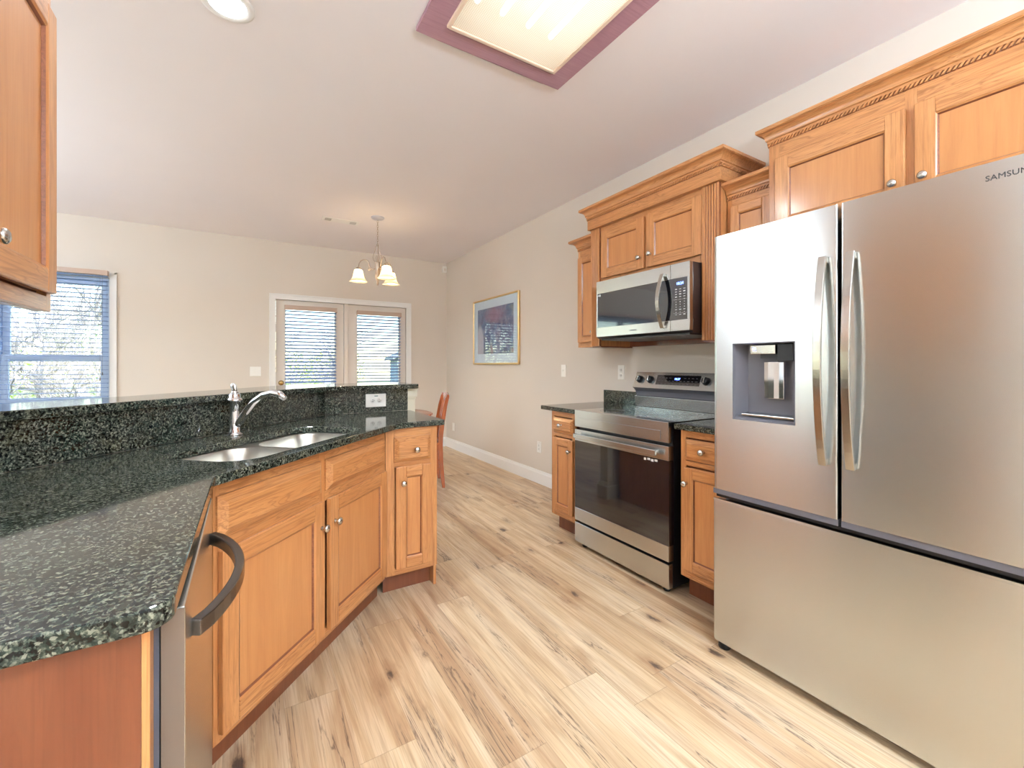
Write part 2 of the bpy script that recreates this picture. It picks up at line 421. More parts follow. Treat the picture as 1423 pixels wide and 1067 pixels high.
# far wall with a window and the french door opening
WIN = (-2.86, -1.215, .80, 2.13)       # window opening x0,x1,z0,z1
DOR = (.318, 1.965, 0, 2.035)          # french door opening
b = MB()
for x0, x1, z0, z1 in ((XL-.15, WIN[0], 0, ZC), (WIN[0], WIN[1], 0, WIN[2]), (WIN[0], WIN[1], WIN[3], ZC), (WIN[1], DOR[0], 0, ZC), (DOR[0], DOR[1], DOR[3], ZC), (DOR[1], XR, 0, ZC)):
    b.box(x0, x1, YF, YF+.15, z0, z1)
struct('wall_far', b, M_WALL)
# living room wall on the far left, with its own window
LW = (2.3, 4.1, .6, 2.13)
BW = (-4.2, -1.6, .1, 2.2)      # unseen tall glass added to the back wall for ambient daylight
b = MB()
for y0, y1, z0, z1 in ((YB, LW[0], 0, ZC), (LW[0], LW[1], 0, LW[2]), (LW[0], LW[1], LW[3], ZC), (LW[1], YF, 0, ZC)):
    b.box(XL-.15, XL, y0, y1, z0, z1)
struct('wall_left', b, M_WALL)
struct('wall_kitchen', MB().box(WX-.12, WX, YB, 1.66, 0, ZC), M_WALL)
# baseboards
def bb_prof(): return [(0,0),(.016,0),(.016,.105),(.011,.118),(.008,.132),(0,.135)]
b = MB(); P = bb_prof()
b.prism([(XR-p[0], p[1]) for p in P], 2.62, YF, axis='y'); struct('baseboard_right', b, M_TRIM)
b = MB(); b.prism([(YF-p[0], p[1]) for p in P], 2.045, XR-.016, axis='x'); b.prism([(YF-p[0], p[1]) for p in P], XL, .248, axis='x'); struct('baseboard_far', b, M_TRIM)
# door casing (trim_1) and window casing (trim_2)
def casing(name, x0, x1, z0, z1, wd, floor=False):
    b = MB()
    def strip(a, c, zz0, zz1, inner):
        b.box(a, c, YF-.018, YF, zz0, zz1)
    b.box(x0-wd, x0, YF-.018, YF-.0005, 0 if floor else z0-wd, z1+wd); b.box(x1, x1+wd, YF-.018, YF-.0005, 0 if floor else z0-wd, z1+wd)
    b.box(x0, x1, YF-.018, YF-.0005, z1, z1+wd)
    b.box(x0-wd, x0-wd+.016, YF-.026, YF-.018, 0 if floor else z0-wd, z1+wd); b.box(x1+wd-.016, x1+wd, YF-.026, YF-.018, 0 if floor else z0-wd, z1+wd)
    b.box(x0-wd, x1+wd, YF-.026, YF-.018, z1+wd-.016, z1+wd)
    if not floor:
        b.box(x0-wd, x1+wd, YF-.018, YF-.0005, z0-wd, z0); b.box(x0-wd-.02, x1+wd+.02, YF-.05, YF-.0005, z0-.02, z0)
    struct(name, b, M_TRIM)
casing('trim_1', DOR[0], DOR[1], 0, DOR[3], .068, True)
# side casings of the window only frame; the blind covers the head
casing('trim_2', WIN[0], WIN[1], WIN[2], WIN[3], .058)
# french door: active leaf left, fixed leaf right
def leaf(name, x0, x1, g0, g1, gz0, gz1, knob):
    b = MB(); y0, y1 = YF+.03, YF+.075; z0, z1 = .012, DOR[3]-.004
    b.box(x0, g0, y0, y1, z0, z1); b.box(g1, x1, y0, y1, z0, z1); b.box(g0, g1, y0, y1, z0, gz0); b.box(g0, g1, y0, y1, gz1, z1)
    fr = .022
    for (a, c, e, f) in ((g0-fr, g0, gz0-fr, gz1+fr), (g1, g1+fr, gz0-fr, gz1+fr), (g0, g1, gz0-fr, gz0), (g0, g1, gz1, gz1+fr)):
        b.box(a, c, y0-.008, y0, e, f)
    o = struct(name, b, M_DOORW, bevel=.002)
    MB().box(g0, g1, y0+.02, y0+.026, gz0, gz1).build('glass_pane', M_GLASS, o)
    if knob:
        k = MB(); k.lathe([(.0,0),(.032,.0),(.032,.006),(.014,.01),(.011,.03),(.024,.038),(.029,.05),(.024,.062),(0,.066)], (.381, y0, .996), (0,-1,0), 20)
        k.build('door_knob', M_BRASS, o)
    return o
leaf('door_1', .324, 1.118, .43, 1.012, .30, 1.95, True)
leaf('door_2', 1.176, 1.961, 1.295, 1.868, .30, 1.93, False)
struct('trim_3', MB().box(1.122, 1.172, YF+.0, YF+.09, 0, DOR[3]-.001), M_DOORW, bevel=.003)   # mullion post between leaves
struct('trim_4', MB().box(DOR[0]+.001, DOR[1]-.001, YF+.001, YF+.14, -.0, .011), plain('threshold', lin(150,140,130), .4, .6))
# window: twin double-hung units
def dh_window(name, x0, x1, z0, z1, zm, wall='far'):
    b = MB(); Y = YF if wall == 'far' else 0
    def bx(a, c, y0, y1, e, f):
        if wall == 'far': b.box(a, c, YF+y0, YF+y1, e, f)
        else: b.box(XL-y1, XL-y0, a, c, e, f)
    fr = .028
    for a, c, e, f in ((x0, x0+fr, z0, z1), (x1-fr, x1, z0, z1), (x0+fr, x1-fr, z0, z0+fr), (x0+fr, x1-fr, z1-fr, z1)): bx(a, c, .04, .13, e, f)
    xa, xb = x0+fr, x1-fr; s = .05
    for lo, hi, yy in ((z0+fr, zm+.034, .05), (zm-.034, z1-fr, .085)):
        for a, c, e, f in ((xa, xa+s, lo, hi), (xb-s, xb, lo, hi), (xa+s, xb-s, lo, lo+s), (xa+s, xb-s, hi-s, hi)): bx(a, c, yy, yy+.03, e, f)
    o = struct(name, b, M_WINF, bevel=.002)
    gl = MB()
    for lo, hi, yy in ((z0+fr+s, zm+.034-s, .062), (zm-.034+s, z1-fr-s, .097)):
        if wall == 'far': gl.box(xa+s, xb-s, YF+yy, YF+yy+.005, lo, hi)
        else: gl.box(XL-yy-.005, XL-yy, xa+s, xb-s, lo, hi)
    gl.build('glass_pane', M_GLASS, o)
    return o
dh_window('window_1', -2.04, -1.217, .802, 2.128, 1.29)
dh_window('window_2', -2.858, -2.04, .802, 2.128, 1.29)
dh_window('window_3', LW[0]+.002, 3.2, LW[2]+.002, LW[3]-.002, 1.42, 'left')
dh_window('window_4', 3.2, LW[1]-.002, LW[2]+.002, LW[3]-.002, 1.42, 'left')
for nm, (x0, x1, z0, z1) in (('added_back_window', BW),):
    b = MB(); f = .05; xm = (x0+x1)/2
    for a, c, e, g_ in ((x0, x0+f, z0, z1), (x1-f, x1, z0, z1), (xm-f/2, xm+f/2, z0, z1), (x0, x1, z0, z0+f), (x0, x1, z1-f, z1)): b.box(a, c, YB-.10, YB-.05, e, g_)
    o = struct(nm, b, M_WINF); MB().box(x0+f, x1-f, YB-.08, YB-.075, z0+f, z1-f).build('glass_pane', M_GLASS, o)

# blinds
def blind(label, x0, x1, ztop, zbot, pitch, tilt, yc, depth=.048, val=.06, group=None, vproj=.02, thick=.006, cords=(.12, .88)):
    t = thing('window_blind', label, 'blind', ((x0+x1)/2, yc, zbot), 0, group)
    w2 = (x1-x0)/2; Hh = ztop-zbot
    b = MB().box(-w2-.006, w2+.006, -depth/2-vproj, -depth/2-vproj+.012, Hh-val, Hh).box(-w2-.006, -w2+.006, -depth/2-vproj+.012, depth/2, Hh-val, Hh).box(w2-.006, w2+.006, -depth/2-vproj+.012, depth/2, Hh-val, Hh)
    b.build('valance', M_VAL, t, bevel=.003)
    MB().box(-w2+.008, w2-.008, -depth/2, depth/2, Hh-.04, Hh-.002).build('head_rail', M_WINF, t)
    s = MB(); z = Hh-val-.01; n = 0
    c, sn = math.cos(tilt)*depth/2, math.sin(tilt)*depth/2
    while z > .03:
        s.obox((0, 0, z), (w2, 0, 0), (0, c, sn), (0, -math.sin(tilt)*thick/2, math.cos(tilt)*thick/2)); z -= pitch
    s.build('slats', M_SLAT, t)
    MB().box(-w2, w2, -depth/2, depth/2, 0, .016).build('bottom_rail', M_SLAT, t, bevel=.003)
    k = MB()
    for f in cords:
        xx = -w2+2*w2*f
        for yy in (-depth/2-.001, depth/2+.001): k.tube([(xx, yy, .01), (xx, yy, Hh-.05)], .0009, 5)
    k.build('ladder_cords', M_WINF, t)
    k = MB(); xx = w2-.05
    for q in (0, .018): k.tube([(xx+q, -depth/2-vproj-.004, Hh-val), (xx+q, -depth/2-vproj-.004, .25+q*3)], .0009, 5)
    for q in (0, .018): k.lathe([(.0,0),(.007,.002),(.004,.03),(0,.032)], (xx+q, -depth/2-vproj-.004, .22+q*3), (0,0,1), 8)
    k.build('pull_cord', M_DKGREY, t)
    return t
blind('white slat blind with tan valance just right of the left wall cabinet', -2.05, -1.219, 2.195, .84, .046, 0.0, YF-.03-.024, val=.05)
blind('white slat blind at the left frame edge, under the wall cabinet', -2.85, -2.075, 2.195, .84, .046, 0.0, YF-.03-.024, val=.05)
blind('blind with tilted slats on the left French door leaf, beside the brass knob', .422, 1.02, 1.965, .27, .0425, .42, YF-.012, depth=.046, vproj=.024, thick=.004)
blind('blind with open slats on the right French door leaf', 1.287, 1.876, 1.955, .27, .0425, -.22, YF-.012, depth=.046, vproj=.024)

# ------------------------------------------------------------------ cabinet kit (local frame: x width, front faces -y, face at y=0)
def knob(parent, x, y, z, d=(0,-1,0)):
    k = MB().lathe([(.0,0),(.009,0),(.008,.004),(.0055,.008),(.006,.014),(.013,.018),(.016,.023),(.0155,.027),(.010,.031),(0,.0325)], (x, y, z), d, 20)
    return k.build('knob', M_NICKEL, parent)
def door(parent, x0, x1, z0, z1, st=.058, kn=None, y=-.001, th=.019, label=None):
    b = MB(); f = y-th
    b.mat(0).box(x0, x0+st, f, y, z0, z1).box(x1-st, x1, f, y, z0, z1)
    b.mat(1).box(x0+st, x1-st, f, y, z0, z0+st).box(x0+st, x1-st, f, y, z1-st, z1)
    d = b.build('door', [M_WV, M_WH], parent, bevel=.0035)
    # inner bead
    a0, a1, c0, c1 = x0+st, x1-st, z0+st, z1-st; e = .009
    m = MB(); ring = lambda x0,x1,z0,z1,yy: [(x0,yy,z0),(x1,yy,z0),(x1,yy,z1),(x0,yy,z1)]
    r0, r1, r2 = ring(a0,a1,c0,c1,f+.001), ring(a0+e*.5,a1-e*.5,c0+e*.5,c1-e*.5,f+.004), ring(a0+e,a1-e,c0+e,c1-e,f+.011)
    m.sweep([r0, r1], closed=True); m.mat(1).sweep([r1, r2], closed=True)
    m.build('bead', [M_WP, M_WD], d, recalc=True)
    MB().box(a0-.001, a1+.001, f+.011, y, c0-.001, c1+.001).build('panel', M_WP, d)
    if kn: knob(d, kn[0], f, kn[1])
    return d
def drawer(parent, x0, x1, z0, z1, kn=None, y=-.001, name='drawer'):
    b = MB(); e = .026 if x1-x0 > .3 else .022
    f1, f2 = y-.008, y-.022
    b.box(x0, x1, f1, y, z0, z1); b.frustum((x0+.003, x1-.003, z0+.003, z1-.003, f1), (x0+e, x1-e, z0+e, z1-e, f2))
    d = b.build(name, M_WH, parent, bevel=.0015)
    if kn: knob(d, kn[0], f2, kn[1])
    return d
def crown(parent, x0, x1, yf, zb, zt, p, depth, left=True, right=True, rope=True):
    prof = [(0,zb),(.006,zb),(.006,zb+.01),(.012,zb+.013)]
    n = 7; h0, h1 = zb+.013, zt-.02
    for i in range(n+1):
        a = PI/2*i/n; prof.append((.012+(p-.012-.004)*(1-math.cos(a)), h0+(h1-h0)*math.sin(a)))
    prof += [(p-.004, zt-.018), (p, zt-.016), (p, zt), (0, zt)]
    def ring(o, z):
        L = [(x0-o, depth, z), (x0-o, yf-o, z)] if left else [(x0, yf-o, z)]
        R = [(x1+o, yf-o, z), (x1+o, depth, z)] if right else [(x1, yf-o, z)]
        return L+R
    b = MB().sweep([ring(o, z) for o, z in prof])
    b.box(x0+.001, x1-.001, yf+.001, depth, zt-.012, zt-.001)
    b.build('crown_molding', M_WH, parent)
    if rope:
        r = MB(); zc = zb-.008; L = .0075
        def run(pf, tan, nrm, ln):
            k = int(ln/.0155)
            for i in range(k):
                c = Vector(pf)+Vector(tan)*(.0155*(i+.5)*ln/(k*.0155))
                r.obox(c+Vector(nrm)*.003, Vector(tan)*.0040, Vector(nrm)*.0055, Vector((0,0,1))*.0075+Vector(tan)*.0055)
        run((x0, yf, zc), (1,0,0), (0,-1,0), x1-x0)
        if right: run((x1, yf, zc), (0,1,0), (1,0,0), depth-yf)
        if left: run((x0, depth, zc), (0,-1,0), (-1,0,0), depth-yf)
        r.mat(1).box(x0-.0005 if left else x0, x1+.0005 if right else x1, yf-.0005, yf+.01, zb-.0175, zb)  # dark backing paints the shade in the gaps between rope pieces
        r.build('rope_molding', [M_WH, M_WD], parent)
def rail_frame(parent, x0, x1, z0, z1, stiles, rails, th=.019):
    """face frame: stiles=list of (xa,xb), rails=list of (za,zb)"""
    b = MB().mat(0)
    for a, c in stiles: b.box(a, c, 0, th, z0, z1)
    b.mat(1)
    xs = sorted(stiles)
    for i in range(len(xs)-1):
        for a, c in rails: b.box(xs[i][1], xs[i+1][0], 0, th, a, c)
    return b.build('face_frame', [M_WV, M_WH], parent, bevel=.001)

RW = -PI/2     # rotation of right-wall cabinets
# ---- right wall base cabinets
def base_cab(label, y_left, width, x_face, dr, dz, dod, group=None, kick=.12, depth=None):
    t = thing('base_cabinet', label, 'cabinet', (x_face, y_left, 0), RW, group)
    D = XR-.002-x_face
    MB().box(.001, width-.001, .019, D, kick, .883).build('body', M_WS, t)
    rail_frame(t, 0, width, kick, .883, [(0,.032),(width-.032,width)], [(kick,kick+.045),(.70,.725),(.845,.883)])
    MB().box(.0, width, .07, .085, 0, kick).build('toe_kick', M_WS, t)
    return t
t = base_cab('narrow wood base cabinet left of the range', 2.605, .268, 1.95, 0, 0, 0)
drawer(t, .030, .262, .73, .838, (.14, .787))
door(t, .030, .262, .165, .69, .05, (.236, .612))
t = base_cab('narrow wood base cabinet between range and refrigerator', 1.478, .275, 1.95, 0, 0, 0)
drawer(t, .030, .262, .73, .838, (.146, .787))
door(t, .030, .262, .165, .69, .05, (.048, .612))
# their counters
def counter(name, label, x0, x1, y0, y1, z0=.884, z1=.914):
    b = MB().box(x0, x1, y0, y1, z0, z1); o = b.build(name, M_GRAN, bevel=.004); return tag(o, label, 'countertop')
counter('granite_countertop', 'short dark granite countertop left of the range', 1.915, XR-.002, 2.284, 2.70)
counter('granite_countertop', 'short dark granite countertop between range and refrigerator', 1.915, XR-.002, 1.19, 1.494)
o = MB().box(XR-.024, XR-.002, 2.29, 2.70, .9145, 1.012).build('granite_backsplash', M_GRAN, bevel=.002); tag(o, 'low dark granite backsplash on the wall left of the range', 'backsplash')
o = MB().box(XR-.024, XR-.002, 1.19, 1.49, .9145, 1.012).build('granite_backsplash', M_GRAN, bevel=.002); tag(o, 'low dark granite backsplash right of the range, mostly behind the refrigerator', 'backsplash')

# ---- right wall upper cabinets
XF = 2.25; D0 = XR-.002-XF
t = thing('wall_cabinet', 'wood double-door cabinet with fluted pilasters above the microwave', 'cabinet', (XF, 2.494, 0), RW)
W = 1.048
MB().box(.094, W-.104, .019, D0, 1.815, 2.25).box(.01, .094, .001, D0, 1.361, 2.25).box(W-.104, W-.004, .001, D0, 1.361, 2.25).build('body', M_WV, t)
rail_frame(t, .094, W-.104, 1.815, 2.25, [(.094,.118),(.504,.536),(W-.128,W-.104)], [(1.815,1.862),(2.195,2.25)])
def pilaster(parent, x0, x1, yf, z0, z1, yb=0.0):
    nfl = 5; w = x1-x0; pts = [(x0, yb), (x0, yf)]; m = .012; pw = (w-2*m)/nfl
    for i in range(nfl):
        a = x0+m+i*pw; pts += [(a+pw*.12, yf), (a+pw*.36, yf+.007), (a+pw*.64, yf+.007), (a+pw*.88, yf)]
    pts += [(x1, yf), (x1, yb)]
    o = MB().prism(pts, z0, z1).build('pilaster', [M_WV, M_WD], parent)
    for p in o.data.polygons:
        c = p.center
        if yf+.0045 < c.y < yf+.0085 and abs(p.normal.z) < .5: p.material_index = 1  # flute floors darkened: groove shade put into the colour
pilaster(t, 0, .094, -.016, 1.361, 2.236); pilaster(t, W-.106, W, -.016, 1.361, 2.236)
door(t, .112, .512, 1.858, 2.20, .06, (.484, 1.93)); door(t, .536, .938, 1.858, 2.20, .06, (.574, 1.938))
MB().box(-.018, W+.018, -.034, D0, 2.238, 2.312).build('fascia', M_WH, t, bevel=.003)
crown(t, -.018, W+.018, -.034, 2.328, 2.398, .048, D0)
MB().box(-.016, W+.016, -.033, D0, 2.311, 2.33).build('frieze', M_WH, t)
MB().box(.094, W-.104, D0-.03, D0-.002, 1.361, 1.40).build('wall_cleat', M_WS, t)
for xa_, xb_ in ((.002, .094), (W-.104, W-.002)): MB().box(xa_, xb_, .0, D0-.002, 1.352, 1.361).build('bottom_trim', M_WS, t)

XS = 2.31; DS = XR-.002-XS
def slim(label, y_left, w, dx0, dx1, dz0, dz1, kn, left, right):
    t = thing('wall_cabinet', label, 'cabinet', (XS, y_left, 0), RW)
    MB().box(.001, w-.001, .019, DS, 1.361, 2.14).build('body', M_WS, t)
    rail_frame(t, 0, w, 1.361, 2.142, [(0,.028),(w-.028,w)], [(1.361,1.40),(2.08,2.142)])
    door(t, dx0, dx1, dz0, dz1, .045, kn)
    crown(t, 0, w, 0, 2.155, 2.226, .058, DS, left, right)
    MB().box(.0, w, .0, DS, 2.142, 2.156).build('frieze', M_WH, t)
    return t
slim('slim wood wall cabinet at the left end of the right-wall uppers', 2.729, .233, .014, .225, 1.40, 2.08, (.206, 1.476), True, False)
slim('slim wood wall cabinet between the microwave cabinet and refrigerator cabinet', 1.445, .257, .026, .245, 1.40, 2.095, (.05, 1.476), False, False)

t = thing('wall_cabinet', 'wide wood double-door cabinet above the refrigerator', 'cabinet', (XF, 1.186, 0), RW)
W = 1.09
MB().box(.001, W-.001, .019, D0, 1.82, 2.31).build('body', M_WS, t)
rail_frame(t, 0, W, 1.82, 2.315, [(0,.05),(.530,.566),(W-.05,W)], [(1.82,1.89),(2.23,2.315)])
door(t, .036, .534, 1.875, 2.24, .062, (.500, 1.948)); door(t, .562, 1.06, 1.875, 2.24, .062, (.592, 1.948))
crown(t, 0, W, 0, 2.332, 2.402, .045, D0, True, True)
MB().box(.0, W, .0, D0, 2.315, 2.333).build('frieze', M_WH, t)

# ---- left upper cabinet, faces +x
t = thing('wall_cabinet', 'wood wall cabinet hanging at the left edge above the counter', 'cabinet', (-.445, .745, 0), PI/2)
W = .895; DL = .445+WX+.0; DL = -.445-WX-.002
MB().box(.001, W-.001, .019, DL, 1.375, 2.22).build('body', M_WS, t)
rail_frame(t, 0, W, 1.362, 2.22, [(0,.03),(.43,.46),(W-.03,W)], [(1.362,1.40),(2.15,2.22)])
door(t, .440, .866, 1.406, 2.138, .058, (.497, 1.472)); door(t, .022, .436, 1.406, 2.138, .058, (.40, 1.472))
crown(t, 0, W, 0, 2.235, 2.305, .055, DL, True, True)
MB().box(.0, W, .0, DL, 2.22, 2.236).build('frieze', M_WH, t)
MB().box(.0, W, .019, .035, 1.362, 1.376).box(.0, W, DL-.015, DL, 1.362, 1.376).build('light_rail', M_WS, t)

# ------------------------------------------------------------------ peninsula
O = Vector((-.08, 1.53)); A = math.radians(46.8); du = Vector((math.cos(A), math.sin(A))); dn = Vector((-math.sin(A), math.cos(A)))
def L2(u, v): p = O+du*u+dn*v; return (p.x, p.y)
# sink cabinet
t = thing('sink_cabinet', 'angled wood sink cabinet with two false drawers and two doors', 'cabinet', (O.x, O.y, 0), A)
W = 1.022
MB().box(.002, W-.002, .019, .50, .105, .70).box(.002, .02, .019, .50, .70, .883).box(W-.02, W-.002, .019, .50, .70, .883).build('body', M_WS, t)
rail_frame(t, 0, W, .105, .883, [(0,.02),(.485,.52),(W-.02,W)], [(.105,.145),(.665,.715),(.83,.883)])
drawer(t, .006, .486, .707, .836, name='false_drawer'); drawer(t, .516, 1.008, .707, .836, name='false_drawer')
door(t, .014, .495, .132, .672, .06, (.474, .572)); door(t, .528, 1.012, .132, .672, .06, (.560, .572))
MB().box(-.04, W+.02, .055, .07, 0, .105).build('toe_kick', M_WS, t)
# end cabinet
t = thing('base_cabinet', 'narrow wood cabinet at the peninsula end with one drawer and door', 'cabinet', (.626, 2.285, 0), 0)
W = .281
MB().prism([(.002,.019),(W-.001,.019),(W-.001,.56),(-.17,.56),(-.17,.42)], .105, .883).build('body', M_WS, t)
rail_frame(t, 0, W, .105, .883, [(0,.048),(W-.034,W)], [(.105,.145),(.675,.705),(.835,.883)])
drawer(t, .044, .246, .702, .838, (.158, .766)); door(t, .050, .249, .138, .678, .055, (.086, .594))
MB().box(-.0, W-.012, .055, .07, 0, .105).build('toe_kick', M_WS, t)
MB().box(W-.016, W+.0, .0, .56, 0, .105).box(W, W+.006, 0.004, .56, .105, .883).build('end_panel', M_WV, t)
# corner filler post beside the dishwasher, and the end panel on the near side
o = MB().box(-.160, -.098, 1.395, 1.49, .105, .883).box(-.16, -.145, 1.395, 1.49, 0, .105).build('filler_panel', M_WV); tag(o, 'narrow wood filler strip between dishwasher and sink cabinet', 'panel')
t = thing('end_panel', 'wood end panel under the near end of the counter', 'panel', (-.433, .745, 0), 0)
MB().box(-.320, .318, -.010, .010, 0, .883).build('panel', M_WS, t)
MB().box(.318, .3265, -.013, .014, 0, .883).build('edge_strip', M_WV, t)
MB().box(.293, .3175, -.0125, -.0105, 0, .883).build('stile', M_WS, t)
# dishwasher
t = thing('dishwasher', 'stainless dishwasher with bowed handle under the counter', 'dishwasher', (-.074, .782, 0), PI/2)
W = .60
MB().box(.004, W-.004, .03, .58, .10, .868).build('body', M_DKGREY, t)
MB().box(0, W, 0, .028, .10, .872).build('door', M_STEEL, t, bevel=.003)
MB().box(-.0015, -.0002, .001, .0275, .102, .870).build('door_edge', plain('door_edge_metal', lin(128,116,106), .38, .5), t)
MB().box(.0, W, .05, .07, 0, .098).build('toe_kick', M_BLACK, t)
h = MB(); R = []
for i in range(17):
    s = i/16; x = .09+.43*s; y = -.060*math.sin(PI*s)**.75-.004; R.append((x, y))
rings = []
for i, (x, y) in enumerate(R):
    a = R[max(i-1,0)]; c = R[min(i+1,16)]; tx, ty = c[0]-a[0], c[1]-a[1]; l = math.hypot(tx, ty); nx, ny = -ty/l, tx/l
    tk = .009
    rings.append([(x+nx*tk, y+ny*tk, .778), (x-nx*tk, y-ny*tk, .778), (x-nx*tk, y-ny*tk, .806), (x+nx*tk, y+ny*tk, .806)])
h.sweep(rings, closed=True); h.add(rings[0], [(0,1,2,3)]); h.add(rings[-1], [(3,2,1,0)])
h.build('handle', M_STEELD, t, bevel=.003)

# countertop with undermount sink cut-out
edge = fillet([(WX+.003, .70), (-.080, .70), L2(-.054, -.06), L2(1.02, -.06), (.748, 2.262), (.952, 2.262), (.952, 2.868), (.410, 2.858), (WX+.003, 1.612)],
              [0, .035, .03, .10, .25, .012, .004, 0, 0])
hole = [L2(*p) for p in rrect(.10, .86, .0, .365, .10, 8)]
ct = slab('granite_countertop', edge, [hole[::-1]], .884, .914, M_GRAN, None, .004)
tag(ct, 'large dark granite countertop wrapping the peninsula around the sink', 'countertop')
# backsplash and knee wall
A0 = (WX+.006, 1.617); B0 = (.414, 2.860); C0 = (.936, 2.872)
def offs(d):   # offset polyline away from the kitchen by d
    k1 = (Vector(B0)-Vector(A0)).normalized(); n1 = Vector((-k1.y, k1.x)); k2 = (Vector(C0)-Vector(B0)).normalized(); n2 = Vector((-k2.y, k2.x))
    bis = (n1+n2).normalized(); m = d/bis.dot(n1)
    return [tuple(Vector(A0)+n1*d), tuple(Vector(B0)+bis*m), tuple(Vector(C0)+n2*d)]
def band(name, d0, d1, z0, z1, m, sub=None, label=None, cat=None):
    P0, P1 = offs(d0), offs(d1)
    o = MB().prism(P0+P1[::-1], z0, z1).build(name, m, bevel=.001)
    return o
P0, P1 = offs(0), offs(.02)
o = MB().prism([P0[0], P0[1], P1[1], P1[0]], .915, 1.060).build('granite_backsplash', M_GRAN); tag(o, 'tall dark granite backsplash behind the sink faucet', 'backsplash')
o = MB().prism([(P0[1][0]+.002, P0[1][1]), P0[2], P1[2], (P1[1][0]+.002, P1[1][1])], .915, 1.060).build('granite_backsplash', M_GRAN); tag(o, 'dark granite backsplash with the sideways outlet below the bar end', 'backsplash')
P0, P1 = offs(.0205), offs(.13)
struct('wall_peninsula', MB().prism(P0+P1[::-1], 0, 1.060), M_WALL)
F = offs(-.036); Bk = offs(.34); k2 = (Vector(C0)-Vector(B0)).normalized()
fr_end = Vector(F[2])+k2*.066; bk_end = Vector(Bk[2])+k2*.066
bar = fillet([(WX+.004, F[0][1]-.01), F[1], tuple(fr_end), tuple(bk_end), Bk[1], (-.42, 2.36), (-.885, 1.95), (-.885, 1.665), (WX+.004, 1.665)], [0, .9, .01, .06, .3, 0, 0, 0, 0], 12)
bt = slab('granite_bar_top', bar, [], 1.061, 1.091, M_GRAN, None, .004); tag(bt, 'raised dark granite bar top along the peninsula', 'bar top')
# cream post
t = thing('bar_post', 'cream square post holding up the end of the bar', 'post', (.952, 2.955, 0))
MB().box(-.048, .048, -.05, .045, .15, .985).build('shaft', M_CREAM, t, bevel=.003)
MB().box(-.07, .07, -.072, .067, 0, .12).box(-.06, .06, -.062, .057, .12, .150).build('base', M_CREAM, t, bevel=.006)
MB().box(-.052, .052, -.054, .049, .985, 1.000).box(-.059, .059, -.061, .056, 1.0, 1.045).box(-.065, .065, -.067, .062, 1.045, 1.060).build('capital', M_CREAM, t, bevel=.003)

# sink
t = thing('kitchen_sink', 'undermount double bowl stainless sink', 'sink', (O.x, O.y, .70), A)
o = slab('rim', rrect(.085, .875, -.012, .378, .11, 8), [rrect(.108, .468, .008, .357, .095, 8)[::-1], rrect(.492, .852, .03, .34, .095, 8)[::-1]], .178, .183, M_SINK, t)
def bowl(x0, x1, y0, y1, dep):
    b = MB(); R = []
    for s, z, r in ((0, .180, .095), (.006, .15, .09), (.014, .04+.18-dep, .085), (.03, .012+.18-dep, .075), (.06, .18-dep, .06), (.12, .18-dep-.002, .03)):
        R.append([(p[0], p[1], z) for p in rrect(x0+s, x1-s, y0+s, y1-s, r, 8)])
    b.sweep(R, closed=True, smooth=True); b.add(R[-1], [tuple(range(len(R[-1])))])
    o = b.build('bowl', M_SINK, t, recalc=False)
    cx, cy = (x0+x1)/2, (y0+y1)/2
    MB().lathe([(.045,.001),(.042,.004),(.03,.002),(.0,.001)], (cx, cy, .18-dep-.001), (0,0,1)).build('drain', M_CHROME, o)
bowl(.108, .468, .008, .357, .172); bowl(.492, .852, .03, .34, .172)
# faucet
fx, fy = L2(.557, .468)
t = thing('faucet', 'chrome single-lever kitchen faucet behind the sink', 'faucet', (fx, fy, .914), A)
MB().lathe([(0,0),(.034,0),(.034,.004),(.027,.009),(.0215,.014),(.0205,.05),(.0185,.10),(.018,.142),(.030,.147),(.031,.154),(.027,.159),(.0225,.163),(.022,.176),(.0165,.184),(0,.186)]).build('body', M_CHROME, t)
pts = [(0,-.004,.035),(0,-.028,.060),(0,-.062,.105),(0,-.10,.147),(0,-.145,.176),(0,-.19,.186),(0,-.225,.180),(0,-.252,.163)]
MB().tube([Vector(p) for p in pts], [.012,.0165,.016,.0145,.0135,.0145,.0165,.011], 14, sx=1.0).build('spout', M_CHROME, t)
MB().tube([(0,.0,.182),(-.001,.001,.200),(-.003,.004,.214),(-.006,.010,.2225)], [.0085,.0075,.0095,.006], 12, sx=1.5).lathe([(0,0),(.018,.0),(.012,.012),(0,.016)], (0,0,.18)).build('lever', M_CHROME, t)

# ------------------------------------------------------------------ range (local: x right, front -y)
t = thing('range', 'stainless freestanding electric range with black glass oven door', 'range', (1.9, 2.280, 0), RW)
W = .764; DB = XR-.01-1.9
MB().box(.004, W-.004, .04, .62, .03, .905).build('body', M_BLACK, t)
MB().box(0, W, .024, .60, .905, .916).build('cooktop', M_BGLASS, t, bevel=.002)
for cx, cy, r in ((.20,.18,.10),(.56,.18,.115),(.20,.44,.085),(.56,.44,.085)):
    rg = MB()
    for rr in (r, r*.62): rg.lathe([(rr-.0012,.0),(rr-.0012,.0004),(rr+.0012,.0004),(rr+.0012,.0)], (cx, cy, .9161), (0,0,1), 48)
    rg.build('burner_ring', M_DKGREY, t)
b = MB().box(0, W, -.002, .024, .806, .918)
b.build('front_panel', M_STEEL, t, bevel=.003)
MB().box(.045, W-.05, -.0045, -.002, .820, .868).build('panel_emboss', M_STEEL, t, bevel=.002)
d = MB().prism([(0,.178),(0,.262),(.034,.262),(.034,.712),(0,.712),(0,.789),(.040,.789),(.040,.178)], 0, W, axis='x').build('oven_door', M_STEEL, t, bevel=.002)
MB().box(-.0005, W+.0005, .002, .0405, .2625, .7115).build('door_glass', M_BGLASS, d)
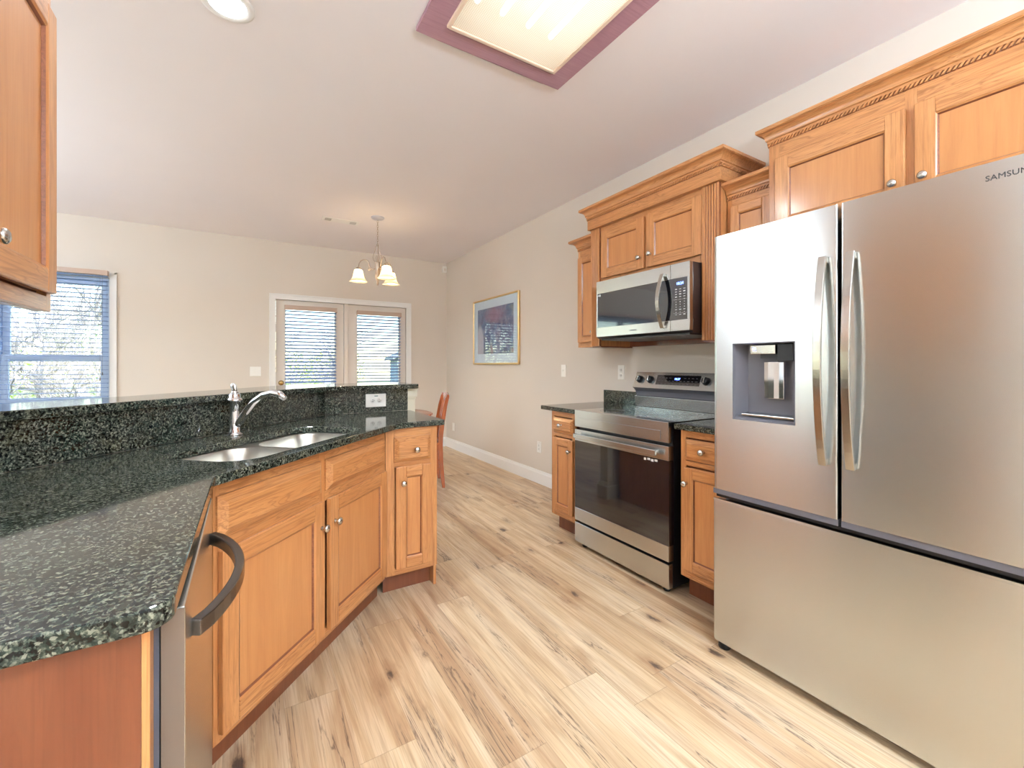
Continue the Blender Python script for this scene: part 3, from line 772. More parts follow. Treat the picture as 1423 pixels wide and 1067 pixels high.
MB().box(.03, W-.055, -.042, -.028, .735, .765).box(.05, .075, -.03, .001, .742, .758).box(W-.10, W-.075, -.03, .001, .742, .758).build('handle', M_STEEL, d, bevel=.003)
st = MB()
for i, (a, c) in enumerate(((.596,.612),(.620,.640),(.646,.664),(.670,.690))): st.box(a, c, .0012, .0022, .690+(.004 if i % 2 else 0), .706-(.0 if i % 2 else .002))
st.build('energy_label', M_WHITEMARK, d)
MB().box(.0, W, .0, .035, .034, .164).build('storage_drawer', M_STEEL, t, bevel=.003)
for fx_ in (.05, W-.05): MB().lathe([(.018,0),(.022,.008),(.010,.012),(.010,.034)], (fx_, .05, 0), (0,0,1), 14).build('foot', M_BLACK, t)
for fx_ in (.05, W-.05): MB().lathe([(.018,0),(.022,.008),(.010,.012),(.010,.034)], (fx_, .56, 0), (0,0,1), 14).build('foot', M_BLACK, t)
# backguard
bg_ = MB()
y0 = 2.475-1.9
bg_.prism([(y0+.012,.916),(y0-.004,.992),(y0+.02,.998),(DB,.998),(DB,.916)], .0, W, axis='x')
bg_.build('vent_trim', M_STEEL, t, bevel=.002)
MB().prism([(y0+.02,.998),(y0+.008,1.03),(y0-.018,1.054),(y0+.03,1.166),(DB,1.166),(DB,.998)], .002, W-.002, axis='x').build('backguard', M_DKGREY, t)
# sloped control face: a frame of reference on the slope from (y0-.018,1.054) to (y0+.03,1.166)
sa = Vector((0, y0-.018, 1.054)); sb = Vector((0, y0+.03, 1.166)); sl = (sb-sa).normalized(); sn = Vector((0, -sl.z, sl.y))
def on(x, h, o=0): return Vector((x, 0, 0))+sa+sl*h+sn*o
SLh = (sb-sa).length
cp = MB().obox(on(W/2, SLh/2, .002), (W/2, 0, 0), sl*SLh/2, sn*.003).build('control_panel', M_STEEL, t, bevel=.001)
MB().obox(on(.3735, SLh/2+.004, .0055), (.172, 0, 0), sl*.036, sn*.0012).build('display_glass', M_BGLASS, cp)
rx = math.atan2(sl.z, sl.y)
text_mesh('clock', '10:27', .020, M_LED, cp, on(.372, .073, .0075), (rx, 0, 0))
mk = MB(); random.seed(3)
for i in range(11):
    for j in range(3):
        if 4 <= i <= 6 and j == 2: continue
        mk.obox(on(.225+.0295*i, .036+.022*j, .0070), (.006+.003*((i+j) % 2), 0, 0), sl*.0014, sn*.0003)
mk.build('touch_marks', M_DKGREY, cp)
for kx in (.052, .148, .592, .688):
    q = on(kx, SLh/2+.002, .004)
    kb = MB().lathe([(.0,.0),(.027,.0),(.027,.006),(.023,.008),(.022,.026),(.019,.029),(0,.029)], q, sn, 28).build('burner_knob', M_BLACK, t)
    MB().obox(q+sn*.031, (.004,0,0), sl*.019, sn*.006).build('grip', M_STEEL, kb, bevel=.001)

# ------------------------------------------------------------------ microwave
t = thing('microwave', 'stainless over-the-range microwave mounted below the wood cabinet', 'microwave', (2.14, 2.330, 0), RW)
W = .766
MB().box(.004, W-.004, .03, .44, 1.405, 1.811).build('body', plain('microwave_case', lin(70,52,46), .45), t)
dr = MB().box(0, .634, 0, .03, 1.724, 1.811).box(0, .634, 0, .03, 1.418, 1.482).box(0, .010, 0, .03, 1.482, 1.724).build('door', M_STEEL, t, bevel=.002)
MB().box(.010, .634, .002, .03, 1.482, 1.724).build('door_glass', M_BGLASS, dr)
b = MB().box(.636, W, 0, .03, 1.724, 1.811).box(.636, W, 0, .03, 1.418, 1.482).box(W-.016, W, 0, .03, 1.482, 1.724).build('control_column', M_STEEL, t, bevel=.002)
kp = MB().box(.634, W-.016, .001, .03, 1.482, 1.724).build('keypad', M_BGLASS, b)
text_mesh('clock', '10:24', .022, M_LED, b, (.700, .0006, 1.692), (PI/2, 0, 0))
mk = MB()
for j in range(11):
    for i in range(3):
        z = 1.660-.0148*j; w_ = .0065 if j < 4 or j in (8, 10) else .0022; hh = .0028 if (i+j) % 3 == 0 else .0015
        mk.box(.674+.028*i-w_, .674+.028*i+w_, .0004, .0012, z-hh, z+hh)
mk.box(.655, .745, .0004, .0012, 1.6, 1.6006); mk.box(.655, .745, .0004, .0012, 1.52, 1.5206)
mk.build('key_marks', M_WHITEMARK, b)
MB().prism([(.03,1.405),(.0,1.418),(.03,1.418)], .0, W, axis='x').box(.02, W-.02, .03, .42, 1.395, 1.405).build('vent_grille', M_BLACK, t)
MB().box(.016, .028, .0008, .0018, 1.706, 1.714).box(.031, .042, .0008, .0018, 1.703, 1.717).build('corner_label', M_WHITEMARK, dr)
text_mesh('brand_mark', 'SAMSUNG', .013, M_DKGREY, dr, (.345, -.0006, 1.445), (PI/2, 0, 0))
# bowed handle
rings = []
for i in range(17):
    s = i/16; z = 1.440+.325*s; y = -.012-.045*math.sin(PI*s)
    hw = .013; tk = .005
    rings.append([(.586-hw, y-tk, z), (.586+hw, y-tk, z), (.586+hw, y+tk, z), (.586-hw, y+tk, z)])
h = MB().sweep(rings, closed=True).add(rings[0], [(0,1,2,3)]).add(rings[-1], [(3,2,1,0)])
h.box(.576, .596, -.016, .001, 1.442, 1.456).box(.576, .596, -.016, .001, 1.749, 1.763)
h.build('handle', M_HANDLE, dr, bevel=.0015)

# ------------------------------------------------------------------ refrigerator
FXF = 1.725
t = thing('refrigerator', 'large stainless French-door refrigerator with ice and water dispenser', 'refrigerator', (FXF, 1.146, 0), RW)
W = .912; DF = XR-.03-FXF
MB().box(.006, W-.006, .085, DF, .03, 1.745).build('case', plain('fridge_case', lin(92,92,96), .45, .3), t)
MB().box(.02, W-.02, .081, .0845, .60, 1.74).box(.01, W-.01, .012, .085, .655, .668).build('gasket', M_BLACK, t)
def xprism(b, x0, x1, z0, z1, th, rl, rr):   # door slab with rounded outer vertical edges and a slight crown in plan
    P = []; n = 5
    if rl:
        for i in range(n+1): a = PI/2*i/n; P.append((x0+rl-rl*math.cos(a), rl-rl*math.sin(a)))
    else: P.append((x0, 0))
    if rr:
        for i in range(n+1): a = PI/2*i/n; P.append((x1-rr+rr*math.sin(a), rr-rr*math.cos(a)))
    else: P.append((x1, 0))
    P += [(x1, th), (x0, th)]
    b.prism(P, z0, z1, smooth=False)
ZT, ZD = 1.770, .690
dx0, dx1, dz0, dz1 = .090, .330, .996, 1.308       # dispenser recess
dl = MB()
xprism(dl, 0, dx0, ZD, ZT, .08, .018, 0); xprism(dl, dx1, .464, ZD, ZT, .08, 0, .006)
dl.box(dx0, dx1, 0, .08, ZD, dz0).box(dx0, dx1, 0, .08, dz1, ZT)
DL_ = dl.build('left_door', M_STEEL, t)
dr = MB(); xprism(dr, .474, W, ZD, ZT, .08, .006, .018); DR_ = dr.build('right_door', M_STEEL, t)
fz = MB(); xprism(fz, 0, W, .040, .640, .08, .012, .012); FZ = fz.build('freezer_drawer', M_STEEL, t)
MB().box(.0, .464, .004, .075, .668, .690).build('lower_lip', M_DKGREY, DL_)
MB().box(.474, W, .004, .075, .668, .690).build('lower_lip', M_DKGREY, DR_)
MB().box(.002, W-.002, .001, .012, .640, .648).build('top_edge', M_STEEL, FZ)
# dispenser
dp = MB(); y1 = .062
ring = lambda x0,x1,z0,z1,y: [(x0,y,z0),(x1,y,z0),(x1,y,z1),(x0,y,z1)]
dp.sweep([ring(dx0,dx1,dz0,dz1,-.001), ring(dx0+.003,dx1-.003,dz0+.003,dz1-.003,-.001), ring(dx0+.006,dx1-.006,dz0+.012,dz1-.004,.012), ring(dx0+.03,dx1-.008,dz0+.03,dz1-.006,y1)], closed=True)
dp.add(ring(dx0+.03,dx1-.008,dz0+.03,dz1-.006,y1), [(0,1,2,3)])
DP = dp.build('dispenser_recess', M_DKGREY, DL_, recalc=False)
MB().prism([(dx0+.060,.020),(dx0+.160,.020),(dx0+.160,.060),(dx0+.060,.060)], 1.262, 1.300).build('dispenser_controls', M_HANDLE, DL_, bevel=.003)
cm = MB()
for i in range(3): cm.box(dx0+.072+.03*i, dx0+.090+.03*i, .0192, .0199, 1.273, 1.2745); cm.box(dx0+.076+.03*i, dx0+.086+.03*i, .0192, .0199, 1.268, 1.269)
cm.build('control_marks', M_WHITEMARK, DL_)
MB().box(dx0+.072, dx0+.084, .0190, .0199, 1.279, 1.290).build('indicator', M_LED, DL_)
MB().prism([(dx0+.162,.028),(dx0+.220,.028),(dx0+.215,.061),(dx0+.162,.061)], 1.235, 1.301).build('ice_chute', M_BLACK, DL_, bevel=.002)
MB().box(dx0+.095, dx0+.160, .035, .06, 1.246, 1.262).build('nozzle', M_BLACK, DL_)
pd = MB(); pr = [(dx0+.108,.036),(dx0+.128,.029),(dx0+.150,.029),(dx0+.166,.034),(dx0+.184,.034),(dx0+.186,.046),(dx0+.108,.046)]
pd.prism(pr, 1.088, 1.232); pd.build('dispenser_paddle', M_CHROME, DL_, bevel=.002)
MB().box(dx0+.03, dx1-.01, .010, .060, dz0+.018, dz0+.026).build('drip_tray', M_NICKEL, DL_, bevel=.002)
# tall bowed handles
def tall_handle(parent, xc, hw):
    rings = []
    for i in range(25):
        s = i/24; z = .871+.726*s; y = -.014-.042*math.sin(PI*s)**.8
        rings.append([(xc-hw, y-.006, z), (xc+hw, y-.006, z), (xc+hw*.85, y+.009, z), (xc-hw*.85, y+.009, z)])
    h = MB().sweep(rings, closed=True).add(rings[0], [(0,1,2,3)]).add(rings[-1], [(3,2,1,0)])
    h.box(xc-hw*.7, xc+hw*.7, -.016, .001, .873, .893).box(xc-hw*.7, xc+hw*.7, -.016, .001, 1.575, 1.595)
    h.build('handle', M_HANDLE, parent, bevel=.002)
tall_handle(DL_, .426, .0125); tall_handle(DR_, .508, .0125)
text_mesh('brand_mark', 'SAMSUNG', .0205, M_DKMARK, DR_, (.812, -.0008, 1.727), (PI/2, 0, 0), ax='LEFT', sx=1.0)
for hx in (.03, W-.09): MB().box(hx, hx+.06, .03, .13, 1.746, 1.768).build('hinge_cover', M_DKGREY, t, bevel=.004)
for hx in (.03, W-.03): MB().lathe([(.0,0),(.022,0),(.026,.006),(.024,.026),(.012,.036)], (hx, .04, 0), (0,0,1), 16).build('foot', M_BLACK, t)
MB().box(.02, W-.02, .07, .084, .006, .04).build('base_grille', M_BLACK, t)

# ------------------------------------------------------------------ ceiling fixtures
t = thing('fluorescent_light', 'fluorescent ceiling box light with purplish wood frame above the floor', 'ceiling light', ((FX0+FX1)/2, (FY0+FY1)/2, ZC))
hx, hy = (FX1-FX0)/2, (FY1-FY0)/2; fw = .105
b = MB()
b.box(-hx-fw, -hx, -hy-fw, hy+fw, -.020, -.0005).box(hx, hx+fw, -hy-fw, hy+fw, -.020, -.0005).box(-hx, hx, hy, hy+fw, -.020, -.0005).box(-hx, hx, -hy-fw, -hy, -.020, -.0005)
b.build('wood_frame', M_FIXW, t, bevel=.002)
b = MB(); r_ = lambda s, z: [(-hx-s,-hy-s,z),(hx+s,-hy-s,z),(hx+s,hy+s,z),(-hx-s,hy+s,z)]
b.sweep([r_(0,-.019), r_(.0,.11)], closed=True); b.add(r_(0,.11), [(0,1,2,3)]); b.build('tray', M_TRAY, t, recalc=False)
b = MB(); e = .016
b.box(-hx, -hx+e, -hy, hy, -.032, -.012).box(hx-e, hx, -hy, hy, -.032, -.012).box(-hx+e, hx-e, hy-e, hy, -.032, -.012).box(-hx+e, hx-e, -hy, -hy+e, -.032, -.012)
b.build('lens_frame', plain('lens_edge', lin(238,216,196), .5), t, bevel=.002)
MB().box(-hx+e, hx-e, -hy+e, hy-e, -.026, -.023).build('diffuser_lens', M_LENS, t)
for xx in (-.20, -.07, .07, .20): MB().tube([(xx, -hy+.08, .06), (xx, hy-.10, .06)], .013, 12).build('tube', M_TUBE, t)

def can(label, x, y):
    t = thing('recessed_light', label, 'ceiling light', (x, y, ZC))
    MB().lathe([(.068,-.001),(.070,-.006),(.092,-.008),(.100,-.004),(.100,-.0004)], n=40).build('trim_ring', M_TRIM, t)
    MB().lathe([(.071,-.0055),(.060,-.0075),(0,-.0085)], n=40).build('lens', M_CANLENS, t)
    ld = bpy.data.lights.new('can_lamp', 'AREA'); ld.shape = 'DISK'; ld.size = .13; ld.energy = CAN_POWER; ld.color = (.84, .93, 1)
    lo = bpy.data.objects.new('lamp', ld); C.objects.link(lo); lo.parent = t; lo.location = (0, 0, -.012)
    return t
can('round recessed ceiling light at the top left', -.064, 2.20)
can('added unseen recessed fill light over the living room, beyond the left edge', -2.9, 3.8)  # this can and the next two are unseen, added as fill light
can('added unseen recessed fill light over the living room near the back', -2.9, .8)
can('added unseen recessed fill light behind the camera', .6, -1.3)

def torchiere(label, x, y, pw):  # unseen lamps added to bounce fill light off the ceiling
    t = thing('added_fill_lamp', label, 'lamp', (x, y, 0))
    MB().lathe([(0,0),(.15,0),(.15,.015),(.03,.03),(.0,.03)], n=32).build('base', M_NICKEL, t)
    MB().tube([(0,0,.02),(0,0,1.72)], .012, 12).build('pole', M_NICKEL, t)
    MB().lathe([(.0,1.70),(.05,1.705),(.12,1.74),(.17,1.80),(.172,1.80),(.12,1.748),(.05,1.715),(0,1.71)], n=32).build('lamp_shade', M_PLATE, t)
    ld = bpy.data.lights.new('uplight', 'AREA'); ld.shape = 'DISK'; ld.size = .30; ld.energy = pw; ld.color = (.70, .86, 1)
    lo = bpy.data.objects.new('lamp', ld); C.objects.link(lo); lo.parent = t; lo.location = (0, 0, 1.795); lo.rotation_euler = (PI, 0, 0)
torchiere('added unseen fill-light torchiere behind the camera in the kitchen', .75, -1.7, UPLIGHT)
torchiere('added unseen fill-light torchiere in the living room beyond the left edge', -3.5, 3.3, UPLIGHT*.8)

# air vent
t = thing('ceiling_vent', 'white rectangular ceiling air vent beside the chandelier', 'vent', (.862, 4.875, ZC))
MB().box(-.185, .185, -.065, .065, -.006, -.0005).build('frame', M_TRIM, t, bevel=.002)
for sx_ in (-1, 1):
    b = MB().box(sx_*.125-.035, sx_*.125+.035, -.042, .042, -.0065, -.006); o = b.build('grille', M_SLOT if sx_ < 0 else M_DKGREY, t)
    b = MB()
    for i in range(6): b.box(sx_*.125-.035+.0125*i, sx_*.125-.029+.0125*i, -.042, .042, -.009, -.0065)
    b.build('louvers', M_TRIM, o)

# chandelier
CX, CY = 1.17, 4.567
t = thing('chandelier', 'three-arm chandelier with frosted bell shades hanging over the dining table', 'chandelier', (CX, CY, ZC))
M_CH = plain('chandelier_metal', lin(176,160,144), .3, .85)
MB().lathe([(.0,-.03),(.012,-.028),(.055,-.018),(.068,-.006),(.068,-.0004)], n=32).build('canopy', plain('canopy_metal', lin(200,202,214), .3, .6), t)
b = MB(); z = -.03; i = 0
while z > -.27:
    a = (i % 2)*PI/2; P = []
    for k in range(13):
        q = 2*PI*k/12; P.append((math.cos(a)*.007*math.cos(q), math.sin(a)*.007*math.cos(q), z-.014+.016*math.sin(q)))
    b.tube(P, .0018, 6, cap=False); z -= .024; i += 1
b.build('chain', M_CH, t)
b = MB()
for k in range(3):
    a = 2*PI*k/3+.4
    pr = [(.004,-.27),(.012,-.29),(.020,-.315),(.028,-.345),(.046,-.385),(.052,-.415),(.044,-.445),(.028,-.462),(.015,-.468)]
    b.tube([(r*math.cos(a), r*math.sin(a), z) for r, z in pr], .0034, 8)
    pr = [(.010,-.468),(.014,-.44),(.022,-.425),(.018,-.405),(.008,-.40)]
    b.tube([(r*math.cos(a+1), r*math.sin(a+1), z) for r, z in pr], .0025, 6)
b.build('scroll_cage', M_CH, t)
MB().lathe([(0,-.462),(.022,-.464),(.028,-.472),(.024,-.482),(.024,-.60),(.027,-.61),(.022,-.63),(.012,-.66),(.009,-.675),(.013,-.685),(.008,-.70),(0,-.712)], n=24).build('column', M_CH, t)
# arms at the depths measured: one left, one towards the camera, one away
fw_ = Vector((math.sin(TH), math.cos(TH), 0)); rt = Vector((math.cos(TH), -math.sin(TH), 0))
for dirv in ((-.20, .0), (.142, -.17), (.093, .165)):
    v = rt*dirv[0]+fw_*dirv[1]; L = v.length; u = v/L
    P = [(.024,-.535),(.05,-.535),(.075,-.525),(.085,-.50),(.092,-.465),(.115,-.44),(.145,-.435),(.175,-.45),(.195,-.48),(L,-.52)]
    ar = MB().tube([(u.x*r, u.y*r, z) for r, z in P], .0055, 10)
    Q = [(.05,-.535),(.066,-.55),(.062,-.565),(.048,-.565),(.042,-.552),(.052,-.546)]
    Q = [(.05+.03-.022*math.cos(q)*(1-q/12)+.0, -.535+.022*math.sin(q)*(1-q/12)) for q in [j*.5 for j in range(13)]]
    ar.tube([(u.x*r, u.y*r, z) for r, z in Q], .004, 8)
    A_ = ar.build('arm', M_CH, t)
    c = (u.x*L, u.y*L, 0)
    MB().lathe([(.006,-.51),(.024,-.52),(.026,-.535),(.026,-.548),(.0,-.548)], c, n=20).build('socket', M_CH, A_)
    S_ = MB().lathe([(.030,-.545),(.040,-.552),(.047,-.575),(.052,-.60),(.060,-.628),(.075,-.650),(.090,-.664),(.092,-.668),(.088,-.667),(.073,-.653),(.058,-.631),(.049,-.60),(.044,-.575),(.036,-.556)], c, n=32).build('shade', M_SHADE, t)
    MB().lathe([(0,-.545),(.014,-.555),(.022,-.58),(.026,-.60),(.020,-.62),(0,-.63)], c, n=16).build('bulb', M_BULB, S_)

# ------------------------------------------------------------------ wall fittings
def plate(name, label, cat, loc, rotz, kind, horiz=False, group=None):
    t = thing(name, label, cat, loc, rotz, group)   # local: plate faces -y
    w_, h_ = (.070, .115) if kind != 'switch2' else (.116, .115)
    if horiz: w_, h_ = .13, .085
    MB().box(-w_/2, w_/2, -.006, -.0005, -h_/2, h_/2).build('cover_plate', M_PLATE, t, bevel=.002)
    if kind == 'outlet':
        for s_ in (-1, 1):
            c = (s_*.021, 0) if horiz else (0, s_*.021)
            f = MB().lathe([(.0,0),(.015,0),(.015,.0015),(0,.0018)], (c[0], -.006, c[1]), (0,-1,0), 20).build('receptacle', M_PLATE, t)
            b = MB()
            if horiz: b.box(c[0]-.004, c[0]+.004, -.0084, -.0077, .004, .0065).box(c[0]-.004, c[0]+.004, -.0084, -.0077, -.0065, -.004).lathe([(0,0),(.002,0),(.002,.0006),(0,.0006)], (c[0]+.009, -.0076, 0), (0,-1,0), 8)
            else: b.box(c[0]-.0065, c[0]-.004, -.0084, -.0077, c[1]-.004, c[1]+.004).box(c[0]+.004, c[0]+.0065, -.0084, -.0077, c[1]-.004, c[1]+.004)
            b.build('slots', M_SLOT, f)
        if horiz: MB().box(-.010, .012, -.0075, -.006, .026, .031).build('reset_button', plain('green_button', lin(60,110,105), .4), t)
    elif kind.startswith('switch'):
        for cx in ((0,) if kind == 'switch' else (-.023, .023)):
            MB().box(cx-.005, cx+.005, -.014, -.006, -.004, .010).build('toggle', M_PLATE, t, bevel=.001)
    elif kind == 'blank':
        MB().lathe([(0,0),(.004,0),(.004,.003),(0,.004)], (0, -.006, 0), (0,-1,0), 10).build('jack', M_PLATE, t)
    return t
plate('light_switch', 'double light switch on the far wall left of the French door', 'switch', (.104, YF, 1.142), 0, 'switch2')
plate('light_switch', 'single light switch on the right wall between picture and upper cabinets', 'switch', (XR, 3.263, 1.165), RW, 'switch')
plate('wall_outlet', 'white outlet above the short counter left of the range', 'outlet', (XR, 2.52, 1.160), RW, 'outlet')
plate('wall_outlet', 'low white outlet on the right wall nearest the base cabinet', 'outlet', (XR, 3.667, .374), RW, 'outlet')
plate('wall_outlet', 'low white wall plate on the right wall by the far corner', 'outlet', (XR, 5.83, .319), RW, 'blank')
plate('wall_outlet', 'sideways outlet set in the granite backsplash under the bar', 'outlet', (.722, 2.8665, .990), math.atan2(.012, .522), 'outlet', horiz=True)
t = thing('motion_sensor', 'small white motion sensor high in the far corner', 'sensor', (2.545, YF, 2.65))
MB().box(-.03, .03, -.045, -.0005, -.045, .045).build('housing', M_PLATE, t, bevel=.006); MB().box(-.018, .018, -.047, -.0455, -.025, .012).build('sensor_lens', M_DOORW, t)

# picture
t = thing('framed_picture', 'gold-framed abstract print with white mat on the right wall', 'picture', (XR, 5.147, 1.228), RW)
PW, PH = 1.118, .815
b = MB(); fwid = .018
b.box(0, fwid, -.03, -.001, 0, PH).box(PW-fwid, PW, -.03, -.001, 0, PH).box(fwid, PW-fwid, -.03, -.001, 0, fwid).box(fwid, PW-fwid, -.03, -.001, PH-fwid, PH)
b.build('frame', M_GOLD, t, bevel=.005)
MB().box(fwid, PW-fwid, -.014, -.010, fwid, PH-fwid).build('mat', plain('mat_board', lin(226,226,234), .8), t)
m, tt, bs = newmat('abstract_art'); g = G(tt)
v = g.coord((1,1,1))
n1 = g.noise(v, 3.2, 5, .6, .8); n2 = g.noise(v, 7, 6, .7, 1.0); sp = g.n('ShaderNodeSeparateXYZ', {0: v})
c1 = g.ramp(n1, [(.30, lin(70,70,110)), (.43, lin(120,100,130)), (.52, lin(110,125,160)), (.62, lin(150,155,140)), (.72, lin(190,130,130))])
c2 = g.ramp(n2, [(.35, lin(60,70,100)), (.5, lin(120,120,150)), (.65, lin(200,180,185))])
cc = g.mix(.4, c1, c2)
# a pale rising form at the lower left, a pink form at upper middle
fm = g.n('ShaderNodeVectorMath', {0: v, 1: (.18, 0, .22)}, operation='SUBTRACT').outputs[0]
fm = g.n('ShaderNodeVectorMath', {0: g.n('ShaderNodeMapping', {0: fm, 3: (5, 1, 2)}).outputs[0]}, operation='LENGTH').outputs[1]
cc = g.mix(g.ramp(fm, [(.45, (.8,.8,.8,1)), (.6, (0,0,0,1))]), cc, lin(214,196,200))
fm = g.n('ShaderNodeVectorMath', {0: v, 1: (.55, 0, .60)}, operation='SUBTRACT').outputs[0]
fm = g.n('ShaderNodeVectorMath', {0: g.n('ShaderNodeMapping', {0: fm, 3: (2.2, 1, 4.5)}).outputs[0]}, operation='LENGTH').outputs[1]
cc = g.mix(g.ramp(g.math('ADD', fm, g.math('MULTIPLY', n2, .8)), [(.6, (.45,.45,.45,1)), (1.35, (0,0,0,1))]), cc, lin(205,130,145))
tt.links.new(cc, bs.inputs['Base Color']); bs.inputs['Roughness'].default_value = .7
MB().box(.12, PW-.12, -.016, -.0142, .13, PH-.12).build('artwork', m, t)
MB().box(fwid, PW-fwid, -.021, -.019, fwid, PH-fwid).build('glass', M_GLASS, t)

# ------------------------------------------------------------------ dining table and chair
t = thing('dining_table', 'round wooden dining table behind the peninsula end', 'table', (1.09, 4.20, 0))
MB().lathe([(0,.755),(.485,.755),(.50,.75),(.505,.742),(.495,.735),(.49,.728),(.47,.722),(0,.722)], n=64).build('tabletop', M_TABLE, t)
MB().lathe([(.42,.722),(.42,.66),(.40,.66),(.40,.722)], n=48).build('apron', M_CHERRY, t)
MB().lathe([(.09,.722),(.09,.70),(.045,.66),(.04,.56),(.06,.48),(.068,.36),(.05,.28),(.07,.20),(.08,.14),(.08,.09),(0,.08)], n=24).build('pedestal', M_CHERRY, t)
for k in range(4):
    a = PI/4+k*PI/2; c, s_ = math.cos(a), math.sin(a)
    MB().tube([(c*r, s_*r, z) for r, z in ((.05,.20),(.14,.19),(.24,.12),(.32,.05),(.37,.026))], [.034,.032,.028,.025,.024], 10).build('leg', M_CHERRY, t)
t = thing('dining_chair', 'reddish wooden dining chair pushed up to the round table', 'chair', (1.70, 4.22, 0), math.radians(-15))
# local: back posts at x=0, seat towards -x, width along y
for s_ in (-1, 1):
    rings = []
    for x, z, hw in ((.028,0,.014),(.018,.10,.018),(.004,.24,.021),(-.004,.42,.024),(0,.52,.024),(.018,.66,.022),(.042,.80,.020),(.066,.895,.017),(.074,.918,.012)):
        y = s_*.185; rings.append([(x-hw, y-.013, z), (x+hw, y-.013, z), (x+hw, y+.013, z), (x-hw, y+.013, z)])
    MB().sweep(rings, closed=True).add(rings[0], [(0,1,2,3)]).add(rings[-1], [(3,2,1,0)]).build('back_post', M_CHERRY, t, bevel=.004)
    MB().tube([(-.40, s_*.185, 0), (-.39, s_*.185, .20), (-.385, s_*.185, .43)], [.014,.017,.021], 12).build('leg', M_CHERRY, t)
MB().prism(rrect(-.425, -.01, -.215, .215, .03), .43, .455).build('seat', M_CHERRY, t, bevel=.006)
MB().box(-.385, -.02, -.195, -.175, .375, .43).box(-.385, -.02, .175, .195, .375, .43).box(-.395, -.375, -.18, .18, .375, .43).build('seat_rail', M_CHERRY, t)
b = MB()
rings = []
for i in range(9):
    y = -.20+.40*i/8; x = .062+.018*math.sin(PI*i/8)
    rings.append([(x-.010, y, .845), (x+.010, y, .845), (x+.018, y, .925+.012*math.sin(PI*i/8)), (x-.002, y, .925+.012*math.sin(PI*i/8))])
b.sweep(rings, closed=True).add(rings[0], [(0,1,2,3)]).add(rings[-1], [(3,2,1,0)])
b.build('crest_rail', M_CHERRY, t, bevel=.004)
for i in range(4):
    y = -.12+.08*i; MB().tube([(.004, y, .455), (.02, y, .65), (.065, y, .85)], .007, 8).build('spindle', M_CHERRY, t)
MB().box(-.385, .0, -.19, -.175, .18, .20).box(-.385, .0, .175, .19, .18, .20).build('stretcher', M_CHERRY, t)

# ------------------------------------------------------------------ outdoors
GZ = -.9
m, tt, bs = newmat('winter_grass'); g = G(tt)
v = g.coord(); n1 = g.noise(v, .7, 5, .6); n2 = g.noise(v, 9, 4, .7)
tt.links.new(g.mix(n2, g.ramp(n1, [(.35, lin(150,160,100)), (.6, lin(196,186,140))]), lin(120,140,80)), bs.inputs['Base Color']); bs.inputs['Roughness'].default_value = .9
struct('ground', MB().box(-30, 30, YF+.3, 60, GZ-.1, GZ), m)
b = MB()
b.box(-.3, 2.9, YF+.16, YF+2.6, -.12, -.04)
struct('deck', b, plain('deck_boards', lin(176,160,140), .8))
M_BARK = plain('bark', lin(168,160,158), .9); M_LEAF = plain('evergreen_leaves', lin(96,128,72), .7); M_LEAF2 = plain('pale_leaves', lin(150,170,90), .7)
def tree(label, x, y, h, seed, group, spread=.75, maxd=6):
    rnd = random.Random(seed); b = MB()
    def br(p, d, ln, r, dep):
        q = p+d*ln; mid = p+d*ln*.5+Vector((rnd.uniform(-1,1), rnd.uniform(-1,1), rnd.uniform(-.5,.5)))*ln*.06
        b.tube([p, mid, q], [r, r*.85, r*.68], 5 if dep < 3 else 4, cap=False)
        if dep >= maxd: return
        for k in range(3 if dep < 5 else 2):
            e = Vector((rnd.uniform(-1,1), rnd.uniform(-1,1), rnd.uniform(-.25,.8)))
            nd = (d*(.9 if k else 1.3)+e*spread*1.4).normalized()
            br(p.lerp(q, rnd.uniform(.55, 1)), nd, ln*rnd.uniform(.6,.82), r*.6, dep+1)
    br(Vector((0,0,0)), Vector((rnd.uniform(-.08,.08), rnd.uniform(-.08,.08), 1)).normalized(), h*.3, h*.016, 0)
    o = b.build('bare_tree', M_BARK, loc=(x, y, GZ), recalc=False); return tag(o, label, 'tree', group)
def bush(label, x, y, rx, rz, seed, mt, group=None, name='shrub'):
    rnd = random.Random(seed); b = MB()
    for i in range(1500):
        th = rnd.uniform(0, 2*PI); ph = math.acos(rnd.uniform(-1, 1)); rr = rnd.uniform(.55, 1)
        c = Vector((rx*rr*math.sin(ph)*math.cos(th), rx*rr*math.sin(ph)*math.sin(th), rz*(1+rr*math.cos(ph))))
        a = Vector((rnd.uniform(-1,1), rnd.uniform(-1,1), rnd.uniform(-1,1))).normalized(); e = a.cross(Vector((rnd.uniform(-1,1),1,.3))).normalized()
        l = rnd.uniform(.04, .09)
        b.add([c-a*l, c+e*l*.5, c+a*l, c-e*l*.5], [(0,1,2,3)])
    t = thing(name, label, 'shrub', (x, y, GZ), 0, group)
    b.build('foliage', mt, t, recalc=False)
    MB().tube([(0,0,0),(0,0,rz)], [.05,.02], 6).build('stem', M_BARK, t)
    return t
gt = 'bare winter trees seen through the far window'
for i, (x, y, h) in enumerate(((-2.2, 9.2, 3.2), (-3.0, 9.9, 3.0), (-3.9, 9.4, 3.4), (-2.6, 12.0, 4.4), (-3.6, 12.4, 4.6), (-4.9, 11.8, 4.4), (-3.3, 15.5, 6), (-5.2, 15.0, 6), (-7.0, 15.2, 6), (-4.6, 19.5, 7.5), (-7.5, 20, 8))):
    tree('leafless winter tree with tangled branches outside the far-left window', x, y, h, 20+i, gt)
for i, (x, y, h) in enumerate(((1.2, 11.5, 3.4), (2.6, 15.5, 4.6), (.6, 21, 6))):
    tree('leafless winter tree outside beyond the French doors', x, y, h, 50+i, 'bare winter trees beyond the French doors')
